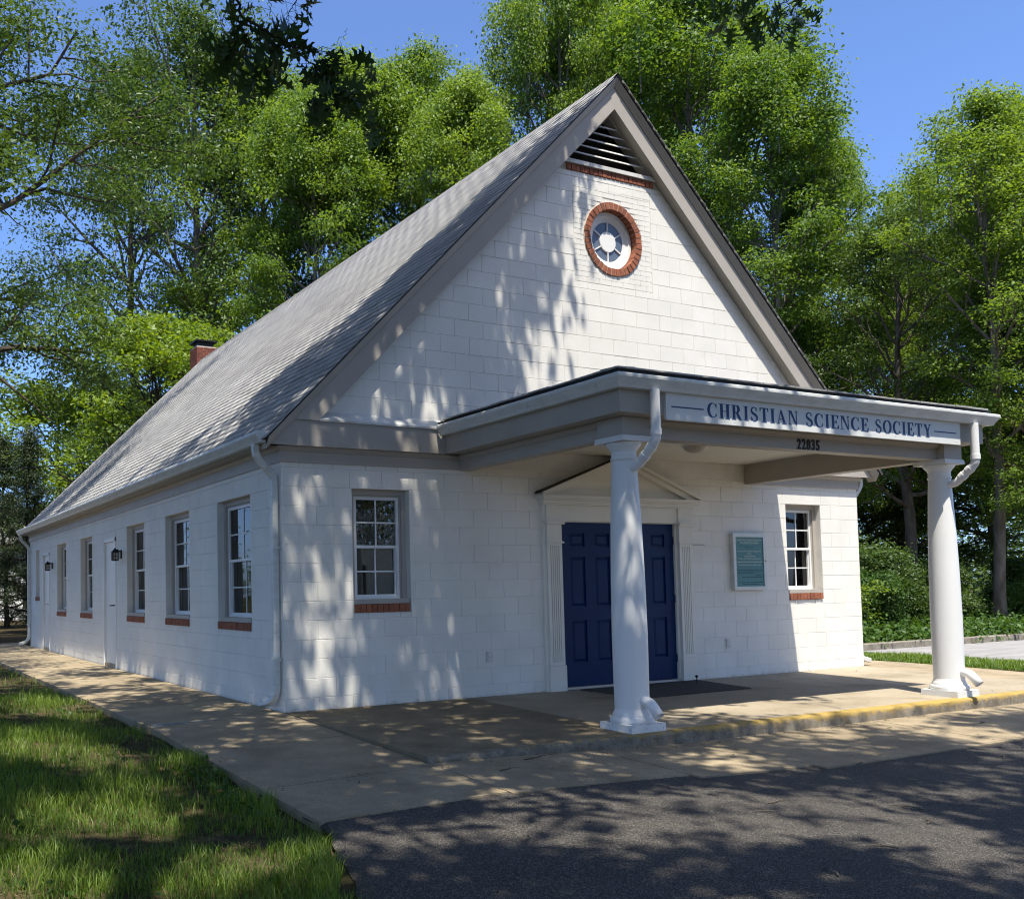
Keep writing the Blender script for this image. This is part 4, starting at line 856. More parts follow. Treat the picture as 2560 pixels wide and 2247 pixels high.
for x, lab in ((2.604, 'white outdoor socket low on the wall between the left window and the doors'), (6.525, 'white outdoor socket low on the wall below the notice board')):
    t = thing('power_socket', lab, 'socket', (x, 0, .455), group='outdoor sockets'); A = At(t)
    b = MB(); b.box(x - .037, x + .037, -.022, .0, .395, .518); A(b, 'plate', GREYALU)
    for z in (.485, .428): b = MB(); b.box(x - .018, x + .018, -.030, -.0222, z - .019, z + .019); A(b, 'cover', WHITE_TRIM); b = MB(); b.box(x - .008, x - .004, -.0306, -.0302, z - .006, z + .008); b.box(x + .004, x + .008, -.0306, -.0302, z - .006, z + .008); A(b, 'slot', BLACK)
t = thing('blocked_letter_slot', 'painted-over letter slot in the wall right of the door surround', 'letter slot', (6.03, 0, 1.70)); A = At(t)
b = MB(); b.box(5.915, 6.15, -.010, .0, 1.770, 1.784); A(b, 'lip', TAUPE); b = MB(); b.box(5.93, 6.14, -.003, .0, 1.63, 1.769); A(b, 'plate', WHITE_BLOCK)
t = thing('ceiling_light', 'frosted dome light on the porch ceiling', 'light', (4.85, -1.1, 2.888)); A = At(t)
A(MB().lathe([(.135, 2.888), (.14, 2.872), (.128, 2.845), (.095, 2.818), (.05, 2.802), (.012, 2.797)], 4.85, -1.1), 'dome', DOMEG, True)
A(MB().lathe([(.15, 2.8875), (.15, 2.876), (.138, 2.8705)], 4.85, -1.1), 'base', WHITE_TRIM, True)
t = thing('doormat', 'dark brown doormat lying in front of the blue doors', 'doormat', (4.8, -.55, -.01))
V = [(x - 4.8, y + .55, float(z_slab(y)) + z + .01) for z in (.002, .012) for x, y in ((3.86, -.10), (4.0, -1.06), (5.72, -1.02), (5.86, -.07))]
MB().add(V, [(0, 1, 2, 3), (7, 6, 5, 4), (0, 1, 5, 4), (1, 2, 6, 5), (2, 3, 7, 6), (3, 0, 4, 7)]).build('pad', MATRUG, t)
t = thing('door_stop', 'small black ball-topped door stop on the porch floor by the mat', 'door stop', (5.60, -.30, -.005))
MB().tube([(0, 0, -.005), (0, 0, .085)], .006, n=8).build('post', BLACK, t); MB().lathe([(.004, .072), (.016, .08), (.02, .09), (.016, .101), (.004, .107)], 0, 0, 14).build('knob', BLACK, t, True); MB().lathe([(.022, -.004), (.022, .002), (.01, .006)], 0, 0, 14).build('base', BLACK, t, True)
for y, lab in ((6.72, 'black carriage lantern on the side wall beside the nearer white door'), (12.90, 'black carriage lantern on the side wall beside the farther white door')):
    t = thing('wall_lantern', lab, 'wall lantern', (0, y, 1.92), group='lanterns on the side wall'); A = At(t); cx_, z0 = -.105, 1.835
    b = MB(); b.box(-.018, .0, y - .055, y + .055, 1.86, 2.0); A(b, 'back_plate', BLACK)
    b = MB(); b.tube([(-.01, y, 1.965), (-.06, y, 2.005), (cx_, y, 2.0)], .009, n=8); A(b, 'arm', BLACK)
    b = MB(); r = .045
    for sx in (-1, 1):
        for sy in (-1, 1): b.box(cx_ + sx*r - .006, cx_ + sx*r + .006, y + sy*r - .006, y + sy*r + .006, z0, z0 + .125)
    for z in (z0 - .008, z0 + .058, z0 + .118):
        h_ = .010 if z != z0 + .058 else .006
        for sx in (-1, 1): b.box(cx_ + sx*r - .007, cx_ + sx*r + .007, y - r, y + r, z, z + h_); b.box(cx_ - r, cx_ + r, y + sx*r - .007, y + sx*r + .007, z + .0004, z + h_ + .0003)
    for s_ in (-1, 1): b.box(cx_ + s_*r - .004, cx_ + s_*r + .004, y - .004, y + .004, z0, z0 + .12); b.box(cx_ - .004, cx_ + .004, y + s_*r - .004, y + s_*r + .004, z0, z0 + .12)
    b.box(cx_ - r, cx_ + r, y - r, y + r, z0 - .016, z0 - .0085); A(b, 'cage', BLACK)
    e = .060; zt = z0 + .13; V = [(cx_-e, y-e, zt), (cx_+e, y-e, zt), (cx_+e, y+e, zt), (cx_-e, y+e, zt), (cx_-.02, y-.02, zt+.045), (cx_+.02, y-.02, zt+.045), (cx_+.02, y+.02, zt+.045), (cx_-.02, y+.02, zt+.045), (cx_, y, zt+.075)]
    A(MB().add(V, [(3,2,1,0), (0,1,5,4), (1,2,6,5), (2,3,7,6), (3,0,4,7), (4,5,8), (5,6,8), (6,7,8), (7,4,8)]), 'cap', BLACK)
    b = MB(); q = r - .008
    for s_ in (-1, 1): b.box(cx_ + s_*q - .001, cx_ + s_*q + .001, y - q, y + q, z0, z0 + .118); b.box(cx_ - q, cx_ + q, y + s_*q - .001, y + s_*q + .001, z0, z0 + .118)
    A(b, 'glass', DOMEG)
# utility wires behind the roof
for k, (px0, py0, px1, py1, d0, d1) in enumerate(((-60, 1172, 640, 1030, 30, 34),)):
    P0, P1 = at_dist(px0, py0, d0), at_dist(px1, py1, d1); pts = [tuple(P0 + (P1 - P0)*t - np.array([0, 0, .55*4*t*(1-t)])) for t in np.linspace(0, 1, 14)]
    tag(MB().tube(pts, .016, n=6).build('utility_wire', BLACK), 'black utility wire sagging through the trees behind the left end of the roof', 'wire')
# ------------------------------------------------------------------ trees
def tubes_np(lines, n=6):
    """lines: list of (pts (m,3), radii (m)) -> V, F"""
    VV, FF, off = [], [], 0; ang = 2*np.pi*np.arange(n)/n; ca, sa = np.cos(ang), np.sin(ang)
    for P, r in lines:
        P = np.asarray(P, float); r = np.asarray(r, float); m = len(P)
        T = np.gradient(P, axis=0); T /= np.linalg.norm(T, axis=1, keepdims=True) + 1e-9
        up = np.array([0, 0, 1.]) if abs(T[0, 2]) < .8 else np.array([1., 0, 0])
        N = np.cross(T, up); N /= np.linalg.norm(N, axis=1, keepdims=True) + 1e-9; B = np.cross(T, N)
        V = P[:, None] + r[:, None, None]*(N[:, None]*ca[None, :, None] + B[:, None]*sa[None, :, None])
        i = np.arange(m-1)[:, None]; k = np.arange(n)[None]; k1 = (k + 1) % n
        F = np.stack([i*n + k, i*n + k1, (i+1)*n + k1, (i+1)*n + k], -1).reshape(-1, 4) + off
        VV.append(V.reshape(-1, 3)); FF.append(F); off += m*n
    return np.concatenate(VV), np.concatenate(FF)
def leaves_np(rng, C, per, sig, size, flat=.6, droop=.25, wide=.62, tint_c=None):
    """scatter folded diamond leaves round the cluster centres C"""
    n = len(C)*per; c = np.repeat(C, per, 0); off = rng.normal(size=(n, 3))*np.array([sig, sig, sig*flat])
    p = c + off
    nrm = rng.normal(size=(n, 3))*.70 + np.array([0, 0, 1.15]); nrm += .35*off/(sig + 1e-6)*np.array([1, 1, .3]); nrm /= np.linalg.norm(nrm, axis=1, keepdims=True)
    d = rng.normal(size=(n, 3)) + np.array([0, 0, -droop]); d -= nrm*(d*nrm).sum(1, keepdims=True); d /= np.linalg.norm(d, axis=1, keepdims=True); s_ = np.cross(nrm, d)
    L_ = size*rng.uniform(.65, 1.25, (n, 1)); Wd = L_*wide*.5
    a = p; b = p + d*L_*.45 + s_*Wd + nrm*L_*.10; t = p + d*L_; e = p + d*L_*.45 - s_*Wd + nrm*L_*.10
    V = np.stack([a, b, t, e], 1).reshape(-1, 3); k = 4*np.arange(n)[:, None]
    F = np.concatenate([k + np.array([0, 1, 2]), k + np.array([0, 2, 3])], 1).reshape(-1, 3)
    tc = np.repeat(tint_c if tint_c is not None else rng.uniform(.1, .9, len(C)), per); ti = np.clip(tc*.55 + rng.uniform(0, .45, n), 0, 1)
    return V, F, np.repeat(ti, 4)
def unit(v): return v/(np.linalg.norm(v, axis=-1, keepdims=True) + 1e-9)
def grow(seed, H, R, base, nl, r0, shape='ovate', lean=(0, 0), updeg=(15, 65), per=64, sig=.30, size=.15, sub=6, spikes=0, trunk_top=.97, flat=.6, thin=1., azim=None, wide=.62):
    rng = np.random.default_rng(seed); lines = []
    t = np.linspace(0, 1, 12); wig = np.cumsum(rng.normal(size=(12, 2))*.012*H/3, 0); wig -= wig[0]
    tr = np.stack([wig[:, 0] + lean[0]*t, wig[:, 1] + lean[1]*t, t*H*trunk_top], 1); rr = r0*(1 - .93*t)**.85*(1 + .35*np.exp(-t*30)); lines.append((tr, rr))
    cl = []; az = rng.uniform(0, 6.28)
    for i in range(nl):
        s_ = (i + rng.uniform(0, .8))/nl; h = base + (1 - base)*.96*s_
        if shape == 'ovate': q = math.sin(math.pi*min(.999, .16 + .80*s_))**.8
        elif shape == 'cone': q = (1 - s_)**.8*.95 + .05
        elif shape == 'spread': q = math.sqrt(max(.03, 1 - (s_*.97)**2.2))
        else: q = math.sin(math.pi*(.22 + .74*s_))**.7
        az += 2.4 + rng.normal()*.35; a_ = az if azim is None else azim[0] + rng.uniform(-1, 1)*azim[1]
        LL = R*q*rng.uniform(.72, 1.12); el = math.radians(updeg[0] + (updeg[1] - updeg[0])*s_ + rng.normal()*7)
        o = np.array([np.interp(h, t*trunk_top, tr[:, k]) for k in range(3)]); m = 8; u = np.linspace(0, 1, m)
        dirh = np.array([math.cos(a_), math.sin(a_), 0]); P = o + (u*LL*math.cos(el))[:, None]*dirh + ((u*math.sin(el) + .16*u*u*(1 if el < .6 else 0))*LL)[:, None]*np.array([0, 0, 1.])
        P[1:] += np.cumsum(rng.normal(size=(m-1, 3))*LL*.022, 0); rl = max(.012, np.interp(h, t, rr)*.5)*(1 - .85*u)**.9 + .006; lines.append((P, rl))
        ns = max(2, int(sub*(.5 + .6*q)))
        for j in range(ns):
            v = .30 + .68*(j + rng.uniform(0, .9))/ns; b = np.array([np.interp(v, u, P[:, k]) for k in range(3)])
            dv = unit(P[-1] - P[0]); ax = rng.normal(size=3); sd = unit(np.cross(dv, ax)); g = unit(dv*rng.uniform(.3, .9) + sd*rng.uniform(.5, 1.) + np.array([0, 0, .25]))
            l2 = LL*.42*(1.15 - .55*v)*rng.uniform(.7, 1.2); w = np.linspace(0, 1, 5); Q = b + (w*l2)[:, None]*g; Q[1:] += np.cumsum(rng.normal(size=(4, 3))*l2*.05, 0)
            lines.append((Q, np.interp(v, u, rl)*.55*(1 - .8*w) + .004))
            for w_ in (.55, .8, 1.02):
                if rng.random() < thin: cl.append(b + (Q[-1] - b)*w_ + rng.normal(size=3)*.16)
        cl.append(P[-1]); cl.append(P[-2] + rng.normal(size=3)*.2)
    for k in range(spikes):                               # upright leaders above the crown
        a_ = rng.uniform(0, 6.28); q = rng.uniform(.0, .8)*R; h = H*(1 - .24*(q/R)**1.3) - rng.uniform(.2, .7); b = np.array([q*math.cos(a_) + lean[0], q*math.sin(a_) + lean[1], h])
        for z in np.arange(-.8, 1.2, .28): cl.append(b + np.array([rng.normal()*.06, rng.normal()*.06, z]))
        lines.append((np.stack([b + np.array([0, 0, -1.4]), b + np.array([0, 0, 1.1])]), np.array([.03, .008])))
    C = np.array(cl); C = C[C[:, 2] > base*H*.55]
    wood = tubes_np(lines); lf = leaves_np(rng, C, per, sig, size, flat, wide=wide); return wood, lf
def tree_meshes(name, leafm, barkm, **kw):
    (wv, wf), (lv, lf, ti) = grow(**kw)
    return mesh_np(name + '_trunk', wv, wf, [barkm], smooth=True), mesh_np(name + '_crown', lv, lf, [leafm], tint=ti)
def place(meshes, name, label, loc, s=(1, 1), rz=0., cat='tree', group=None):
    t = thing(name, label, cat, tuple(loc), group, rz); t.scale = (s[0], s[0], s[1])
    a = link('trunk', meshes[0], t); c = link('crown', meshes[1], t); return t
GUM = tree_meshes('sweetgum', L_GUM, BARK, seed=11, H=20, R=4.6, base=.20, nl=46, r0=.27, shape='ovate', updeg=(8, 62), per=150, sig=.40, size=.15, sub=7, spikes=16, thin=.46, flat=.40)
GUM2 = tree_meshes('tall_gum', L_GUM, BARK, seed=12, H=20, R=5.2, base=.24, nl=44, r0=.30, shape='round', updeg=(12, 60), per=150, sig=.43, size=.155, sub=7, spikes=10, thin=.40, flat=.38)
AIRY = tree_meshes('poplar', L_GUM, BARK, seed=13, H=20, R=4.0, base=.30, nl=34, r0=.24, shape='ovate', updeg=(25, 70), per=84, sig=.34, size=.14, sub=6, spikes=10, thin=.42, flat=.4)
HARD = tree_meshes('hardwood', L_OAK, BARK, seed=14, H=20, R=5.4, base=.30, nl=34, r0=.32, shape='round', updeg=(12, 62), per=120, sig=.42, size=.15, sub=6, thin=.46, flat=.38)
MAPLE = tree_meshes('maple', L_MAPLE, BARKD, seed=15, H=10, R=4.4, base=.22, nl=30, r0=.20, shape='round', updeg=(5, 60), per=76, sig=.36, size=.165, sub=6, thin=.5, flat=.36)
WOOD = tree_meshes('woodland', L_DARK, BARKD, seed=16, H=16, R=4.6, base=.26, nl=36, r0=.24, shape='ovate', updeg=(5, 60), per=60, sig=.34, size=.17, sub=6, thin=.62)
CONI = tree_meshes('conifer', L_CON, BARKD, seed=17, H=10, R=2.4, base=.10, nl=48, r0=.13, shape='cone', updeg=(-5, 45), per=60, sig=.22, size=.16, sub=5, flat=.45, thin=.75, wide=.22)
BUSH = [tree_meshes('bush', m, BARKD, seed=s_, H=2.2, R=1.35, base=.05, nl=20, r0=.035, shape='round', updeg=(15, 75), per=110, sig=.18, size=.095, sub=4, trunk_top=.75) for m, s_ in ((L_IVY, 21), (L_DARK, 22), (L_MAPLE, 23))]
MESHES = dict(G=GUM, T=GUM2, A=AIRY, H=HARD, M=MAPLE, W=WOOD, C=CONI)
BASEH = dict(G=20.6, T=20.4, A=20.4, H=20., M=10., W=16., C=10.)
BG = [  # (pixel of the trunk, pixel row of the top, distance, mesh, width factor, name, label)
 (480, 70, 46, 'H', .95, 'hardwood_tree', 'tall hardwood tree with a bare forked grey trunk rising behind the brick chimney'),
 (330, 190, 50, 'H', .9, 'hardwood_tree', 'airy hardwood tree in the second row behind the spreading oak limbs on the left'),
 (640, 185, 47, 'T', .9, 'gum_tree', 'light green gum tree behind the left roof slope next to the hanging oak spray'),
 (760, 225, 41, 'G', .8, 'gum_tree', 'shorter gum tree low over the roof slope between two taller gums'),
 (870, 140, 43, 'G', .95, 'gum_tree', 'bright green gum tree with a rounded top behind the middle of the roof slope'),
 (1030, 165, 46, 'T', .85, 'gum_tree', 'gum tree with upright shoots just left of the tallest crown'),
 (1150, 195, 40, 'G', .75, 'gum_tree', 'narrow gum tree close behind the roof ridge left of the gable peak'),
 (1400, -150, 44, 'T', .62, 'gum_tree', 'tallest broad gum tree, running out of the picture left of the gable peak'),
 (1530, -160, 48, 'G', .85, 'gum_tree', 'deep green gum tree directly behind the gable peak and out of the top'),
 (1700, -60, 41, 'T', .95, 'gum_tree', 'broad gum tree behind the upper right rake board'),
 (1900, 108, 35, 'G', .80, 'gum_tree', 'sweetgum with spiky upright shoots to the right of the gable'),
 (2050, 300, 38, 'G', .52, 'gum_tree', 'sweetgum with a stepped right edge against the open sky'),
 (2430, 245, 30, 'A', .78, 'poplar_tree', 'thin yellow-green poplar with bare forked limbs and a dark trunk right of the sky gap'),
 (2285, 420, 37, 'A', .6, 'poplar_tree', 'slim pale poplar standing at the left of the forked poplar'),
 (2560, 258, 36, 'G', .62, 'gum_tree', 'dense gum tree at the right edge beyond the porch roof'),
 (2700, 230, 33, 'T', .9, 'gum_tree', 'gum tree reaching in from beyond the right edge'),
 (2210, 790, 44, 'A', .9, 'poplar_tree', 'pale poplar in the back row filling the gap between the sweetgum and the forked poplar'),
 (2230, 640, 41, 'G', .62, 'gum_tree', 'light gum tree in the second row just above the porch gutter end'),
 (2450, 560, 43, 'T', .8, 'gum_tree', 'broad gum tree in the second row behind the forked poplar'),
 (1960, 780, 42, 'T', .7, 'gum_tree', 'low gum tree above the right half of the name sign'),
 (1860, 600, 44, 'H', .8, 'hardwood_tree', 'hardwood tree in the back row behind the lower right rake'),
 (2235, 560, 33, 'H', .75, 'hardwood_tree', 'hardwood tree whose trunk stands in the dark gap left of the right column'),
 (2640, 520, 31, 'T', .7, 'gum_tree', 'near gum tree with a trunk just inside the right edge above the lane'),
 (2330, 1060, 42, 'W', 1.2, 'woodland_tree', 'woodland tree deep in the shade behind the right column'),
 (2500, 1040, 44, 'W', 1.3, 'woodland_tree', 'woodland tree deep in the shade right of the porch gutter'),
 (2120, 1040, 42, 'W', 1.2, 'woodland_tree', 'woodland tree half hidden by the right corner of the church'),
 (385, 850, 38, 'M', .95, 'maple_tree', 'bright maple with a low spreading limb left of the chimney'),
 (160, 1010, 52, 'M', 1.3, 'maple_tree', 'small sunlit maple far behind the left end of the roof'),
 (250, 1090, 44, 'W', .9, 'woodland_tree', 'green tree low behind the roof edge above the far gutter'),
 (75, 1060, 33, 'C', .85, 'conifer_tree', 'scraggly dark conifer beside the far back corner of the church'),
 (15, 1080, 38, 'C', 1.1, 'conifer_tree', 'dark conifer at the left edge in front of the neighbouring house'),
 (380, 1000, 56, 'W', 1.2, 'woodland_tree', 'green tree in the back row behind the low maple'),
]
gnames = {'gum_tree': 'gum trees behind the church', 'hardwood_tree': 'hardwood trees behind the church', 'woodland_tree': 'trees of the dark wood', 'maple_tree': 'maples behind the roof', 'poplar_tree': 'poplars at the right', 'conifer_tree': 'conifers at the back corner'}
for i, (px, py, dist, k, wf, nm, lab) in enumerate(BG):
    P = at_dist(px, py, dist); gz = -.25; hgt = P[2] - gz; s_ = hgt/BASEH[k]
    sw = wf*(.55*s_ + .45) if k not in 'MC' else wf*s_
    place(MESHES[k], nm, lab, (P[0], P[1], gz), (sw, s_), rz=i*1.9 + .4, group=gnames[nm])
# undergrowth along the lane kerb and by the back corner
BS = [(14.2, 4.9, .7, 0, 'low sunlit ivy bush at the left end of the lane kerb, nearest the church wall'), (15.4, 5.3, .8, 2, 'yellow-green bush behind the lane kerb left of the right column'), (16.7, 5.0, .6, 0, 'bright ivy-covered bush close to the lane kerb left of the column'),
      (18.0, 5.7, .85, 1, 'dark bush just left of the right column shaft'), (21.2, 6.0, .7, 1, 'dark bush right of the right column above the lane'), (23.0, 5.4, .5, 0, 'small ivy bush right of the column above the lane'), (25.0, 6.0, .75, 1, 'dark bush near the right edge above the lane kerb'), (27.2, 5.6, .6, 1, 'dark bush at the right edge above the lane kerb'),
      (15.9, 8.0, 1.0, 1, 'dark bush in the second row behind the corner of the church'), (19.4, 8.6, 1.1, 1, 'dark bush deep behind the right column'), (-.9, 21.5, .45, 1, 'low dark bush at the back end of the footpath'), (-2.9, 20.0, .5, 0, 'low bush at the left edge beyond the lawn')]
for i, (x, y, s_, k, lab) in enumerate(BS): place(BUSH[k], 'bush', lab, (x, y, -.2), (s_, s_), rz=i*2.1, cat='bush', group='bushes at the edge of the wood')
# ivy and weeds as ground cover behind the kerb
rng = np.random.default_rng(31); n = 900; C = np.stack([rng.uniform(12.2, 30, n), 3.75 + rng.gamma(1.5, 1.1, n), np.full(n, .0)], 1); C[:, 2] = rng.uniform(-.12, .18, n) + .04*(C[:, 1] - 4)
v, f, ti = leaves_np(rng, C, 42, .26, .11, flat=.45); tag(link('undergrowth', mesh_np('undergrowth', v, f, [L_IVY], tint=ti)), kind='stuff')
n = 1900; C = np.stack([rng.uniform(-25, 62, n), rng.uniform(24, 52, n), np.abs(rng.normal(0, 3.0, n))], 1); w_ = C[:, 0] > 18; C[w_, 1] = rng.uniform(13, 40, w_.sum()); C = C[(C[:, 0] > 6) | (C[:, 1] > 46)]
v, f, ti = leaves_np(rng, C, 46, .75, .30, flat=.8); tag(link('far_thicket', mesh_np('far_thicket', v, f, [L_DARK], tint=ti)), kind='stuff')

# the spreading oak on the lawn, its trunk just outside the left edge
(wv, wf), (lv, lf, ti) = grow(seed=43, H=16.5, R=9.0, base=.30, nl=36, r0=.36, shape='spread', updeg=(2, 58), per=220, sig=.42, size=.125, sub=10, thin=.72, flat=.38, lean=(.6, .5), wide=.45)
oak = thing('oak_tree', 'spreading oak whose long bare limbs reach in from the left edge over the roof', 'tree', (-5.6, 12.6, -.1))
link('trunk', mesh_np('oak_trunk', wv, wf, [BARKO], smooth=True), oak); link('crown', mesh_np('oak_crown', lv, lf, [L_OAK], tint=ti), oak)

# the big shade oak behind the camera: leaf clusters are hung where the ground and walls lie in shade
rng = np.random.default_rng(51)
def want(gx, gy):
    """share of shade wanted at the point where a sunbeam meets the ground plane z=0"""
    W_ = np.where; d = np.zeros_like(gx)
    fr = gy < W_(gx > 2.7, -3.2, -2.9); d = W_(fr, .80, d); d = W_(fr & (gx > 6.5), .60, d); d = W_(fr & (gx > 9.5), .4, d); d = W_(fr & (gx > 2.) & (gy > -4.1), .62, d); d = W_(fr & (gx > .6) & (gy < -4.2) & (gx < 6.5), .66, d); d = W_(fr & (gx < 1.5) & (gy > -4.), .86, d)
    for hx, hy, rx, ry, q in HOLES: d = W_(fr & (((gx - hx)/(rx + .25))**2 + ((gy - hy)/(ry + .22))**2 < 1), q, d)
    mid = ~fr & (gy < -1.4); d = W_(mid, W_(gx < 2.3, .90, W_(gx < 4.6, .20, W_(gx < 5.6, .06, 0))), d)
    d = W_((gx > 2.3) & (gx < 2.8) & (gy > -2.5) & (gy < -1.8), .2, d)
    lo = (gy >= -1.4) & (gy < 1.2); d = W_(lo, W_(gx < 1.2, .74, W_(gx < 2.4, .36, 0)), d); d = W_(lo & (gy < -.1) & (gx < 2.6), .90, d)
    lim = 3.0 + (gy - 1.2)*1.1; hi = (gy >= 1.2) & (gy < 2.6); d = W_(hi, W_(gx < lim - .8, .86, W_(gx < lim + .4, .45, W_((gx < lim + 1.3) & (gy < 1.9), .18, 0))), d)
    tp = (gy >= 2.6) & (gy < 7.5); d = W_(tp, W_((gx < 3.6 - (gy - 2.6)*1.6) & (gx > 0), .52, W_((gx < .8) & (gx > 0), .25, W_((gx > -1.5) & (gx < 0), .20, 0))), d)
    d = W_((gx < -1.5) & (gy > -2.9), .68, d); d = W_((gy >= 2.6) & (gy < 3.4) & (gx > .3) & (gx < 4.9), .84, d); d = W_((gx < -1.5) & (gy > 5), .40, d)
    for hx, hy, rx, ry in LH: d = W_(((gx - hx)/(rx + .2))**2 + ((gy - hy)/(ry + .25))**2 < 1, .0, d)
    return d
HOLES = [(.3, -4.55, 1.1, .45, .1), (-.15, -5.3, .4, .3, .15), (1.75, -5.35, 1.1, .35, .1), (1.3, -6.0, .5, .2, .2), (5.2, -4.3, .8, .2, .2), (3.4, -5.0, .7, .15, .3)]
LH = [(-2.6, -3.0, .45, .4), (-2.45, -.7, .4, .7), (-2.15, -4.35, .35, .3), (-2.0, 2.6, .4, .9), (-3.4, -4.3, .4, .4)]
n = 12000; gx = rng.uniform(-9, 12, n); gy = rng.uniform(-12, 9, n); h = rng.uniform(8., 13.5, n)
C = np.stack([gx - SUNK[0]*h, gy - SUNK[1]*h, h], 1); cl_ = np.sin(gx*2.3 + 1.7*np.sin(gy*1.3))*np.sin(gy*2.9 + 1.1*np.sin(gx*1.9)) + 1.25*np.sin(gx*5.7 + 1.5*np.sin(gy*4.1))*np.sin(gy*6.3 + 1.5*np.sin(gx*3.7))
rk = np.empty(n); rk[np.argsort(cl_)] = (np.arange(n) + .5)/n; w_ = want(gx, gy); keep = rng.random(n) < np.clip(.5 + (w_ - rk)/.42, 0, 1)*.80*(w_ > .01)
q = proj(C); m_ = 1.1*FPX/np.maximum(q[:, 2], .3); vis = (q[:, 2] > .2) & (q[:, 0] > -m_) & (q[:, 0] < PW + m_) & (q[:, 1] > -m_) & (q[:, 1] < PH + m_)
C = C[keep & ~vis]
# boughs: every cluster is tied to the nearest wood already grown, starting from the trunk
base = np.array([-6.5, -13.5, -.35]); nodes = [base + np.array([0, 0, z]) for z in (0, 2., 4., 6., 7.5)]; par = [-1, 0, 1, 2, 3]
order = np.argsort(np.linalg.norm(C - nodes[-1], axis=1)); ND = np.array(nodes); G = C[order]
nodes = list(ND)
for c in G:
    A_ = np.array(nodes[3:]); dd = np.linalg.norm(A_ - c, axis=1) + .28*np.linalg.norm(A_ - base, axis=1)*0 + np.where(A_[:, 2] > c[2] + .3, .5, 0); j = int(dd.argmin()) + 3
    st = np.array(nodes[j]); L_ = np.linalg.norm(c - st); k = max(1, int(L_/.7)); prev = j
    for i in range(1, k + 1):
        p = st + (c - st)*i/k + (rng.normal(size=3)*.06 if i < k else 0); nodes.append(p); par.append(prev); prev = len(nodes) - 1
nodes = np.array(nodes); par = np.array(par); wgt = np.ones(len(nodes))
for i in range(len(nodes)-1, 4, -1): wgt[par[i]] += wgt[i]
rad = np.minimum(.30, .0042*np.sqrt(wgt) + .003); rad[:5] = [.50, .43, .40, .36, .31]
lines = [(np.stack([nodes[par[i]], nodes[i]]), np.array([min(rad[par[i]], rad[i]*1.3), rad[i]])) for i in range(1, len(nodes))]
wv, wf = tubes_np(lines, 5); lv, lf, ti = leaves_np(rng, G, 38, .19, .18, flat=.7, droop=.4, wide=.62)
sh_oak = thing('oak_tree', 'big shade oak beside the camera whose leafy twigs hang into the top of the picture', 'tree', tuple(base))
link('trunk', mesh_np('shade_trunk', wv - base, wf, [BARKD], smooth=True), sh_oak)
link('crown', mesh_np('shade_crown', lv - base, lf, [L_SHADE], tint=ti), sh_oak)
# hanging sprays of lobed oak leaves
OAKL = np.array([(0, 0), (.02, .12), (.16, .16), (.26, .10), (.20, .24), (.09, .27), (.07, .36), (.24, .40), (.40, .34), (.34, .47), (.14, .50), (.09, .58), (.21, .66), (.30, .64), (.22, .76), (.09, .76), (.08, .86), (.03, .90), (0, 1.)])
def spray(seed, paths, dist, size, per_step):
    rng = np.random.default_rng(seed); half = OAKL; poly = np.concatenate([half, half[-2:0:-1]*np.array([-1, 1])]); m = len(poly)
    for pts, r0, r1, leafy in paths:
        V, F, T, lines = [], [], [], []; off = 0
        P = np.array([CAM + ray(x, y)*(dist + dz)/1. for x, y, dz in pts]); u = np.linspace(0, 1, len(P)); uu = np.linspace(0, 1, 5*len(P)); PP_ = np.stack([np.interp(uu, u, P[:, k]) for k in range(3)], 1) + rng.normal(size=(len(uu), 3))*.006
        lines.append((PP_, np.linspace(r0, r1, len(uu))))
        for t in np.linspace(leafy[0], 1, leafy[1]):
            b = np.array([np.interp(t, uu, PP_[:, k]) for k in range(3)])
            for _ in range(per_step):
                a = unit(rng.normal(size=3)*.8 + np.array([.1, .1, -.75])); nn = rng.normal(size=3)*.7 + np.array([0, 0, .8]); nn = unit(nn - a*nn.dot(a)); s_ = np.cross(nn, a)
                L_ = size*rng.uniform(.65, 1.15); st = b + a*rng.uniform(.03, .12) + rng.normal(size=3)*.03; lines.append((np.stack([b, st]), np.array([.0014, .001])))
                x, y = poly[:, 0]*L_*1.15, poly[:, 1]*L_; curl = .18*np.abs(x) - .25*y*y/L_
                V.append(st + a*y[:, None] + s_*x[:, None] + nn*curl[:, None]); F.append(list(range(off, off + m))); off += m; T.append(np.full(m, rng.random()))
        if V:
            me = bpy.data.meshes.new('leaf_spray'); me.from_pydata([tuple(q) for q in np.concatenate(V) - base], [], F); me.materials.append(L_SHADE)
            a = me.attributes.new('tint', 'FLOAT', 'POINT'); a.data.foreach_set('value', np.concatenate(T).astype(np.float32)); link('leaf_spray', me, sh_oak)['kind'] = 'stuff'
        wv, wf = tubes_np(lines, 5); link('twig', mesh_np('twig', wv - base, wf, [BARKD], smooth=True), sh_oak)
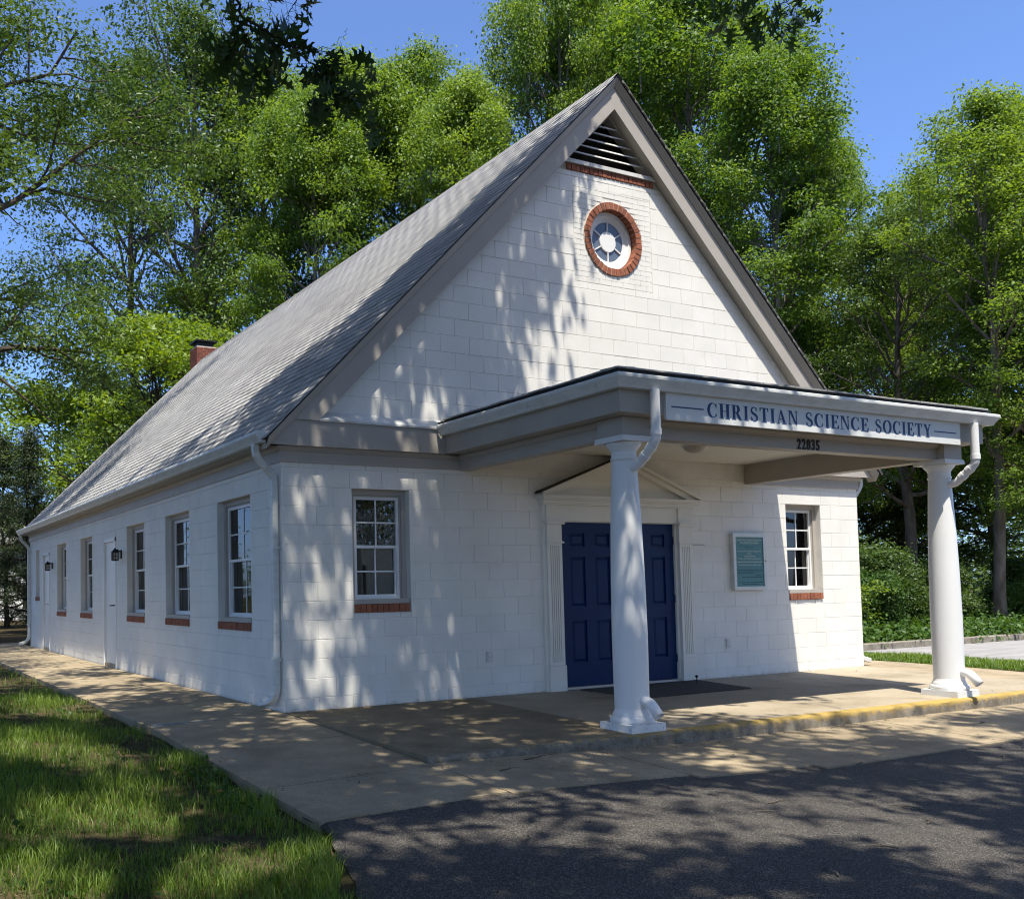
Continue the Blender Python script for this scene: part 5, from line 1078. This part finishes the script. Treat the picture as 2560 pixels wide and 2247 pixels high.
spray(61, [([(560, -260, .4), (590, -60, .1), (600, 40, 0), (660, 75, -.05), (690, 95, 0), (730, 112, .05)], .011, .006, (.30, 8)),
           ([(730, 112, .05), (760, 118, .05), (775, 122, .1), (815, 122, .1)], .004, .002, (.75, 4)), ([(730, 112, .05), (752, 140, 0), (800, 172, 0), (830, 215, .05), (870, 260, .1)], .006, .002, (.40, 13)),
           ([(800, 172, 0), (850, 150, .1), (890, 165, .12)], .003, .0015, (.2, 8)), ([(830, 120, .1), (855, 95, .1), (868, 72, .1)], .002, .001, (.99, 0)), ([(600, 40, 0), (575, 90, .05), (590, 130, .1), (640, 150, .12), (690, 165, .1)], .004, .0015, (.1, 17)),
           ([(600, -20, 0), (560, 40, .1), (555, 90, .1), (590, 130, .1)], .003, .0015, (.3, 8)), ([(670, -120, .2), (672, 0, .1), (675, 45, .1), (690, 58, .1)], .003, .0015, (.5, 3)), ([(760, -120, .2), (745, -10, .1), (730, 20, .1), (715, 45, .1), (730, 70, .1)], .004, .0015, (.35, 9)), ([(830, 215, .05), (900, 240, .2), (940, 285, .2)], .003, .001, (.2, 7))], 5.9, .165, 2)
spray(62, [([(1960, -200, .2), (1930, -60, .1), (1895, 0, 0), (1870, 28, 0), (1850, 60, 0)], .006, .0015, (.62, 5)), ([(1930, -60, .1), (1860, -20, 0), (1835, 25, 0), (1820, 55, 0)], .003, .001, (.5, 5)), ([(1980, -150, .2), (1960, -20, 0), (1975, 30, 0), (1990, 62, 0)], .004, .001, (.6, 7)), ([(2010, -120, .2), (1990, -20, .1), (2000, 20, .1)], .003, .001, (.5, 5)), ([(1800, -120, .2), (1790, -30, .1), (1795, 8, .1)], .003, .001, (.6, 4))], 7.0, .15, 2)

# ------------------------------------------------------------------ grass, house behind, litter
def grass(name, n, x0, x1, y0, y1, keepf, zf, hgt, wid, seed, clump=True):
    rng = np.random.default_rng(seed); x = rng.uniform(x0, x1, n); y = rng.uniform(y0, y1, n)
    dist = np.hypot(x - CAM[0], y - CAM[1]); k = keepf(x, y) & (rng.random(n) < np.clip(9./(dist*dist) + .10, .1, 1.)); x, y, dist = x[k], y[k], dist[k]; n = len(x)
    cl = np.sin(x*2.1 + 1.3*np.sin(y*1.7))*np.sin(y*2.3 + np.sin(x*1.9)) + .6*np.sin(x*6.1 + y*4.7)*np.sin(y*5.3 - x*2.9)
    if clump: k = rng.random(n) < np.clip(.74 + .55*cl, .06, 1); x, y, dist, cl = x[k], y[k], dist[k], cl[k]; n = len(x)
    z = zf(x, y) - .005; H = hgt*rng.uniform(.35, 1.3, n)*(1 + .38*cl); w = wid*(1 + .05*np.maximum(dist - 3, 0))*rng.uniform(.7, 1.3, n)
    a = rng.uniform(0, 6.28, n); lean = rng.uniform(.1, .75, n)*H; da = a + rng.uniform(-.6, .6, n) + 1.57; s_ = np.stack([np.cos(a), np.sin(a), 0*a], 1); d = np.stack([np.cos(da), np.sin(da), 0*a], 1); P = np.stack([x, y, z], 1)
    up = np.array([0, 0, 1.]); m = P + d*(lean*.28)[:, None] + up*(H*.58)[:, None]; t = P + d*lean[:, None] + up*(H*rng.uniform(.8, 1., n))[:, None]
    V = np.stack([P - s_*(w/2)[:, None], P + s_*(w/2)[:, None], m + s_*(w*.42)[:, None], m - s_*(w*.42)[:, None], t], 1).reshape(-1, 3); k = 5*np.arange(n)[:, None]
    F = np.concatenate([k + np.array(q) for q in ((0, 1, 2), (0, 2, 3), (3, 2, 4))], 1).reshape(-1, 3)
    ti = np.repeat(np.clip(.45 + .22*cl + rng.normal(size=n)*.28, 0, 1), 5)
    return tag(link(name, mesh_np(name, V, F, [GRASSM], tint=ti)), kind='stuff')
RAG = lambda x, y: x < EX(y) + np.where(y < -3.8, .03, -.03) + .05*np.sin(y*3.1) + .04*np.sin(y*7.7) - np.where((y > -5.6) & (y < -3.2), .10*np.sin(y*2.2)**2, 0)
grass('grass', 430000, -5.2, -1.35, -7.2, 4.5, RAG, z_lawn, .088, .0046, 71)
grass('grass', 60000, -6.5, -1.35, 4.5, 22, RAG, z_lawn, .085, .007, 72)
VK = lambda x, y: (x > 10.5) & (x < 12.80 + .16*np.clip(y, -9, 9))
def flat_grass(n, x0, x1, y0, y1, keepf, zf, seed): return grass('grass', n, x0, x1, y0, y1, keepf, zf, .085, .007, seed, clump=False)
flat_grass(260000, 10.45, 13.6, -4, 3.95, VK, z_verge, 73)
flat_grass(160000, 11.6, 30, 3.62, 5.2, lambda x, y: x > 11, lambda x, y: x*0 - .14, 74)
DRYG = mat('dry_grass', (.30, .24, .12), (.20, .15, .07), rough=.8, scale=30.)
rng = np.random.default_rng(77); n = 16000; x = rng.uniform(-4.5, -1.4, n); y = rng.uniform(-7, 4, n); k = (x < EX(y)) & (rng.random(n) < np.clip(.35 - .6*np.sin(x*2.1 + 1.3*np.sin(y*1.7))*np.sin(y*2.3 + np.sin(x*1.9)), .05, 1)); x, y = x[k], y[k]; n = len(x)
a = rng.uniform(0, 6.28, n); l_ = rng.uniform(.03, .09, n); d = np.stack([np.cos(a), np.sin(a), rng.uniform(0, .35, n)], 1); s_ = np.stack([-np.sin(a), np.cos(a), 0*a], 1); P = np.stack([x, y, z_lawn(x, y) + rng.uniform(.004, .03, n)], 1)
V = np.stack([P - s_*.0016, P + s_*.0016, P + d*l_[:, None]], 1).reshape(-1, 3); tag(link('dry_grass', mesh_np('dry_grass', V, np.arange(3*n).reshape(-1, 3), [DRYG])), kind='stuff')
# weeds with broad leaves where lawn meets paving
rng = np.random.default_rng(75); C = np.stack([-1.52 + rng.normal(0, .07, 40) - .1, rng.uniform(-3.4, -1.6, 40), np.full(40, -.09)], 1); C[:, 2] = z_lawn(C[:, 0], C[:, 1]) + .03
v, f, ti = leaves_np(rng, C, 7, .05, .055, flat=.3, droop=-.3, wide=.8); tag(link('weeds', mesh_np('weeds', v, f, [L_IVY], tint=ti)), kind='stuff')
C = np.stack([rng.uniform(-4.2, -1.7, 90), rng.uniform(-5.5, 3, 90), np.zeros(90)], 1); C = C[C[:, 0] < EX(C[:, 1]) - .1]; C[:, 2] = z_lawn(C[:, 0], C[:, 1]) + .025
v, f, ti = leaves_np(rng, C, 9, .045, .045, flat=.3, droop=-.3, wide=.85); tag(link('clover', mesh_np('clover', v, f, [L_IVY], tint=ti)), kind='stuff')
# small crumbs of bark, catkins and leaf bits blown about the paving
n = 1500; x = rng.uniform(-1.5, 9, n); y = np.where(rng.random(n) < .25, -2.83 - rng.gamma(1., .05, n), np.where(rng.random(n) < .15, -.03 - rng.gamma(1., .06, n), rng.uniform(-7.5, 6, n))); k = ~((x > -.02) & (y > -.02)) & (x > EX(y)); x, y = x[k], y[k]; n = len(x)
zz = np.where((y > -2.8) & (x > 0), z_slab(y), z_walk(x, y) - .012*(y < -3.9)) + .004
a = rng.uniform(0, 6.28, n); l_ = rng.uniform(.004, .016, n); w_ = l_*rng.uniform(.25, .8, n); d = np.stack([np.cos(a), np.sin(a), rng.uniform(0, .5, n)], 1)*l_[:, None]; e = np.stack([-np.sin(a), np.cos(a), 0*a], 1)*w_[:, None]; P = np.stack([x, y, zz], 1)
V = np.stack([P - d, P + e, P + d, P - e], 1).reshape(-1, 3); tag(link('leaf_litter', mesh_np('leaf_litter', V, np.arange(4*n).reshape(-1, 4), [BARK])), kind='stuff')
# the neighbouring house seen between the trunks at the far left
SIDING = mat('white_siding', (.74, .74, .72), (.68, .68, .66), rough=.6, scale=2.); ROOFG = mat('pale_roof', (.42, .40, .39), (.36, .35, .34), rough=.9, scale=3.)
H0 = at_dist(30, 1300, 47); hs = thing('neighbour_house', 'low white sided house glimpsed between the conifers at the far left', 'house', (H0[0] - 4, H0[1], -.3))
hx, hy = hs.location.x, hs.location.y; A = At(hs); zt = H0[2] - .9
b = MB(); b.box(hx - 8, hx + 6.5, hy + .05, hy + 8, -.3, zt); A(b, 'wall', SIDING)
for k in range(int((zt + .1)/.2)): b = MB(); z = -.1 + k*.2; b.prism([(hy + .048, z + .2), (hy + .03, z + .2), (hy + .005, z), (hy + .048, z)], 'x', hx - 8, hx + 6.5); A(b, 'siding_board', SIDING)
b = MB(); b.prism([(hy - .5, zt - .05), (hy + 4, zt + 1.9), (hy + 8.5, zt - .05), (hy + 8.5, zt - .2), (hy - .5, zt - .2)], 'x', hx - 8.4, hx + 6.9); A(b, 'roof', ROOFG)
for x in (hx - 3.5, hx + 1.5, hx + 4.4):
    b = MB(); b.box(x, x + .9, hy - .02, hy + .003, .6, 1.9); A(b, 'window_frame', WHITE_TRIM); b = MB(); b.box(x + .07, x + .83, hy - .03, hy - .0205, .67, 1.83); A(b, 'window_pane', DARKIN)
# across the road, behind the camera: mirrored in the front windows, plus trees added against blue sky light
HX, HY = 20.5, -33.
hs = thing('house_across_road', 'white gabled house mirrored in the upper panes of the left front window', 'house', (HX, HY, -.5)); A = At(hs)
b = MB(); b.prism([(HX - 4, -.5), (HX + 4, -.5), (HX + 4, 4.2), (HX, 8.0), (HX - 4, 4.2)], 'y', HY - 9, HY); A(b, 'wall', SIDING)
b = MB(); b.prism([(HX - 4.5, 3.9), (HX, 8.2), (HX + 4.5, 3.9), (HX + 4.5, 4.1), (HX, 8.4), (HX - 4.5, 4.1)], 'y', HY - 9.3, HY + .3); A(b, 'roof', ROOFG)
for x, z in ((HX - 2.4, 1.), (HX + 1.3, 1.), (HX - .55, 4.6)): b = MB(); b.box(x, x + 1.1, HY + .002, HY + .03, z, z + 1.5); A(b, 'window_pane', DARKIN)
for i, (x, y, k, s_, lab) in enumerate(((6, -38, 'T', .8, 'tree across the road mirrored in the front windows, left of the white house'), (31, -36, 'G', .85, 'tree across the road mirrored in the right front window'), (14, -46, 'H', .95, 'tall tree behind the white house across the road'), (26, -48, 'T', .95, 'tall tree far behind the white house across the road'), (-8, -36, 'G', .8, 'tree across the road behind the camera'), (-22, -24, 'T', .9, 'tree on the lawn behind the camera'), (-24, -6, 'H', .9, 'tree at the far left of the lawn'), (-17, 6, 'T', .75, 'tree at the left of the lawn beyond the oak'), (-15, 18, 'G', .8, 'tree at the left back of the lawn'), (-28, 12, 'G', .9, 'tree in the far left row beyond the lawn'), (-13, -4, 'T', .8, 'unseen broad tree added left of the lawn by the slab corner to block blue sky'), (-13.5, -14, 'G', .85, 'unseen tree added left of the lawn behind the camera to block blue sky'), (-3, -25, 'T', .8, 'unseen tree added behind the camera beside the parking area to block blue sky'), (6, -26, 'G', .8, 'unseen gum tree added to block blue sky, mirrored low in the left front window'), (14, -25, 'T', .75, 'unseen tree added on the far side of the parking area to block blue sky'), (23, -24, 'G', .8, 'unseen tree added at the far right of the parking area to block blue sky'), (32, -18, 'T', .85, 'unseen tree added across the lane at the far right to block blue sky'))):  # trees from the slab corner on are unseen, added to block blue sky
    place(MESHES[k], 'gum_tree' if k != 'H' else 'hardwood_tree', lab, (x, y, -.5), (s_, s_), rz=i*1.7, group='trees across the road and lawn')
# twigs and fallen leaves
def zg(x, y):
    if y > -2.8 and x > 0: return float(z_slab(y))
    return float(z_walk(x, y)) - (.012 if y < -3.9 else 0)
TW_ = [(.98, -2.93, .42, .2, 'pale forked stick lying against the porch kerb'), (.42, -3.25, .20, .1, 'dark curved twig on the paving near the slab corner'), (2.2, -5.15, .22, 1.9, 'thin twig on the asphalt in the middle distance'), (1.95, -5.45, .16, .5, 'short forked twig on the asphalt by the lit patch'), (1.05, -5.75, .16, 2.4, 'bent twig at the edge of the bright asphalt patch'), (1.5, -4.72, .18, .1, 'thin dark twig on the shaded asphalt'), (1.15, -4.9, .14, 2.7, 'short twig lying left of the other twigs on the asphalt'), (.35, -5.95, .12, 1.2, 'small twig near the bottom of the picture'), (3.35, -4.05, .16, .1, 'twig lying across the paving edge'), (4.6, -4.45, .14, .5, 'twig beside a pale leaf on the asphalt at the right'), (6.2, -3.4, .12, .1, 'small twig on the paving in front of the right column'), (-.55, -4.7, .12, .8, 'fine twig on the asphalt near the lawn')]
for x, y, l_, a, lab in TW_:
    z = zg(x, y) + .007; dx, dy = math.cos(a)*l_/2, math.sin(a)*l_/2; t = thing('twig', lab, 'twig', (x, y, z), group='fallen twigs')
    MB().tube([(-dx, -dy, 0), (-dx*.3 + .01, -dy*.3 - .012, .006), (dx*.4, dy*.4 + .01, .004), (dx, dy, .0)], [.005, .0045, .0035, .002], n=6).build('stick', BARK, t)
    MB().tube([(-dx*.3 + .01, -dy*.3 - .012, .006), (dx*.2 + .03, dy*.2 + .05, .008)], [.003, .0015], n=5).build('side_shoot', BARK, t)
FL = [(2.55, -2.93, 'curled pale leaf against the kerb below the porch'), (3.35, -3.0, 'small brown leaf on the paving by the kerb'), (5.05, -3.2, 'green seedling leaf on the paving in front of the kerb'), (3.05, -4.62, 'pale green leaf lying on the asphalt'), (6.9, -2.98, 'white fallen petal by the kerb at the right'), (3.95, -.12, 'dead leaf at the foot of the door threshold'), (7.0, -.10, 'dead leaf at the wall foot below the notice board')]
rng = np.random.default_rng(81); poly = np.concatenate([OAKL, OAKL[-2:0:-1]*np.array([-1, 1])])
for i, (x, y, lab) in enumerate(FL):
    s_ = .075; a = rng.uniform(0, 6.28); V = [(s_*(p[0]*math.cos(a) - p[1]*math.sin(a)), s_*(p[0]*math.sin(a) + p[1]*math.cos(a)), .004 + .25*s_*p[0]**2 + .02*s_*p[1] + .012) for p in poly]
    tag(MB().add(V, [tuple(range(len(V)))]).build('fallen_leaf', L_MAPLE if i in (2, 3, 4) else BARK, None), lab, 'leaf', 'fallen leaves').location = (x, y, zg(x, y))
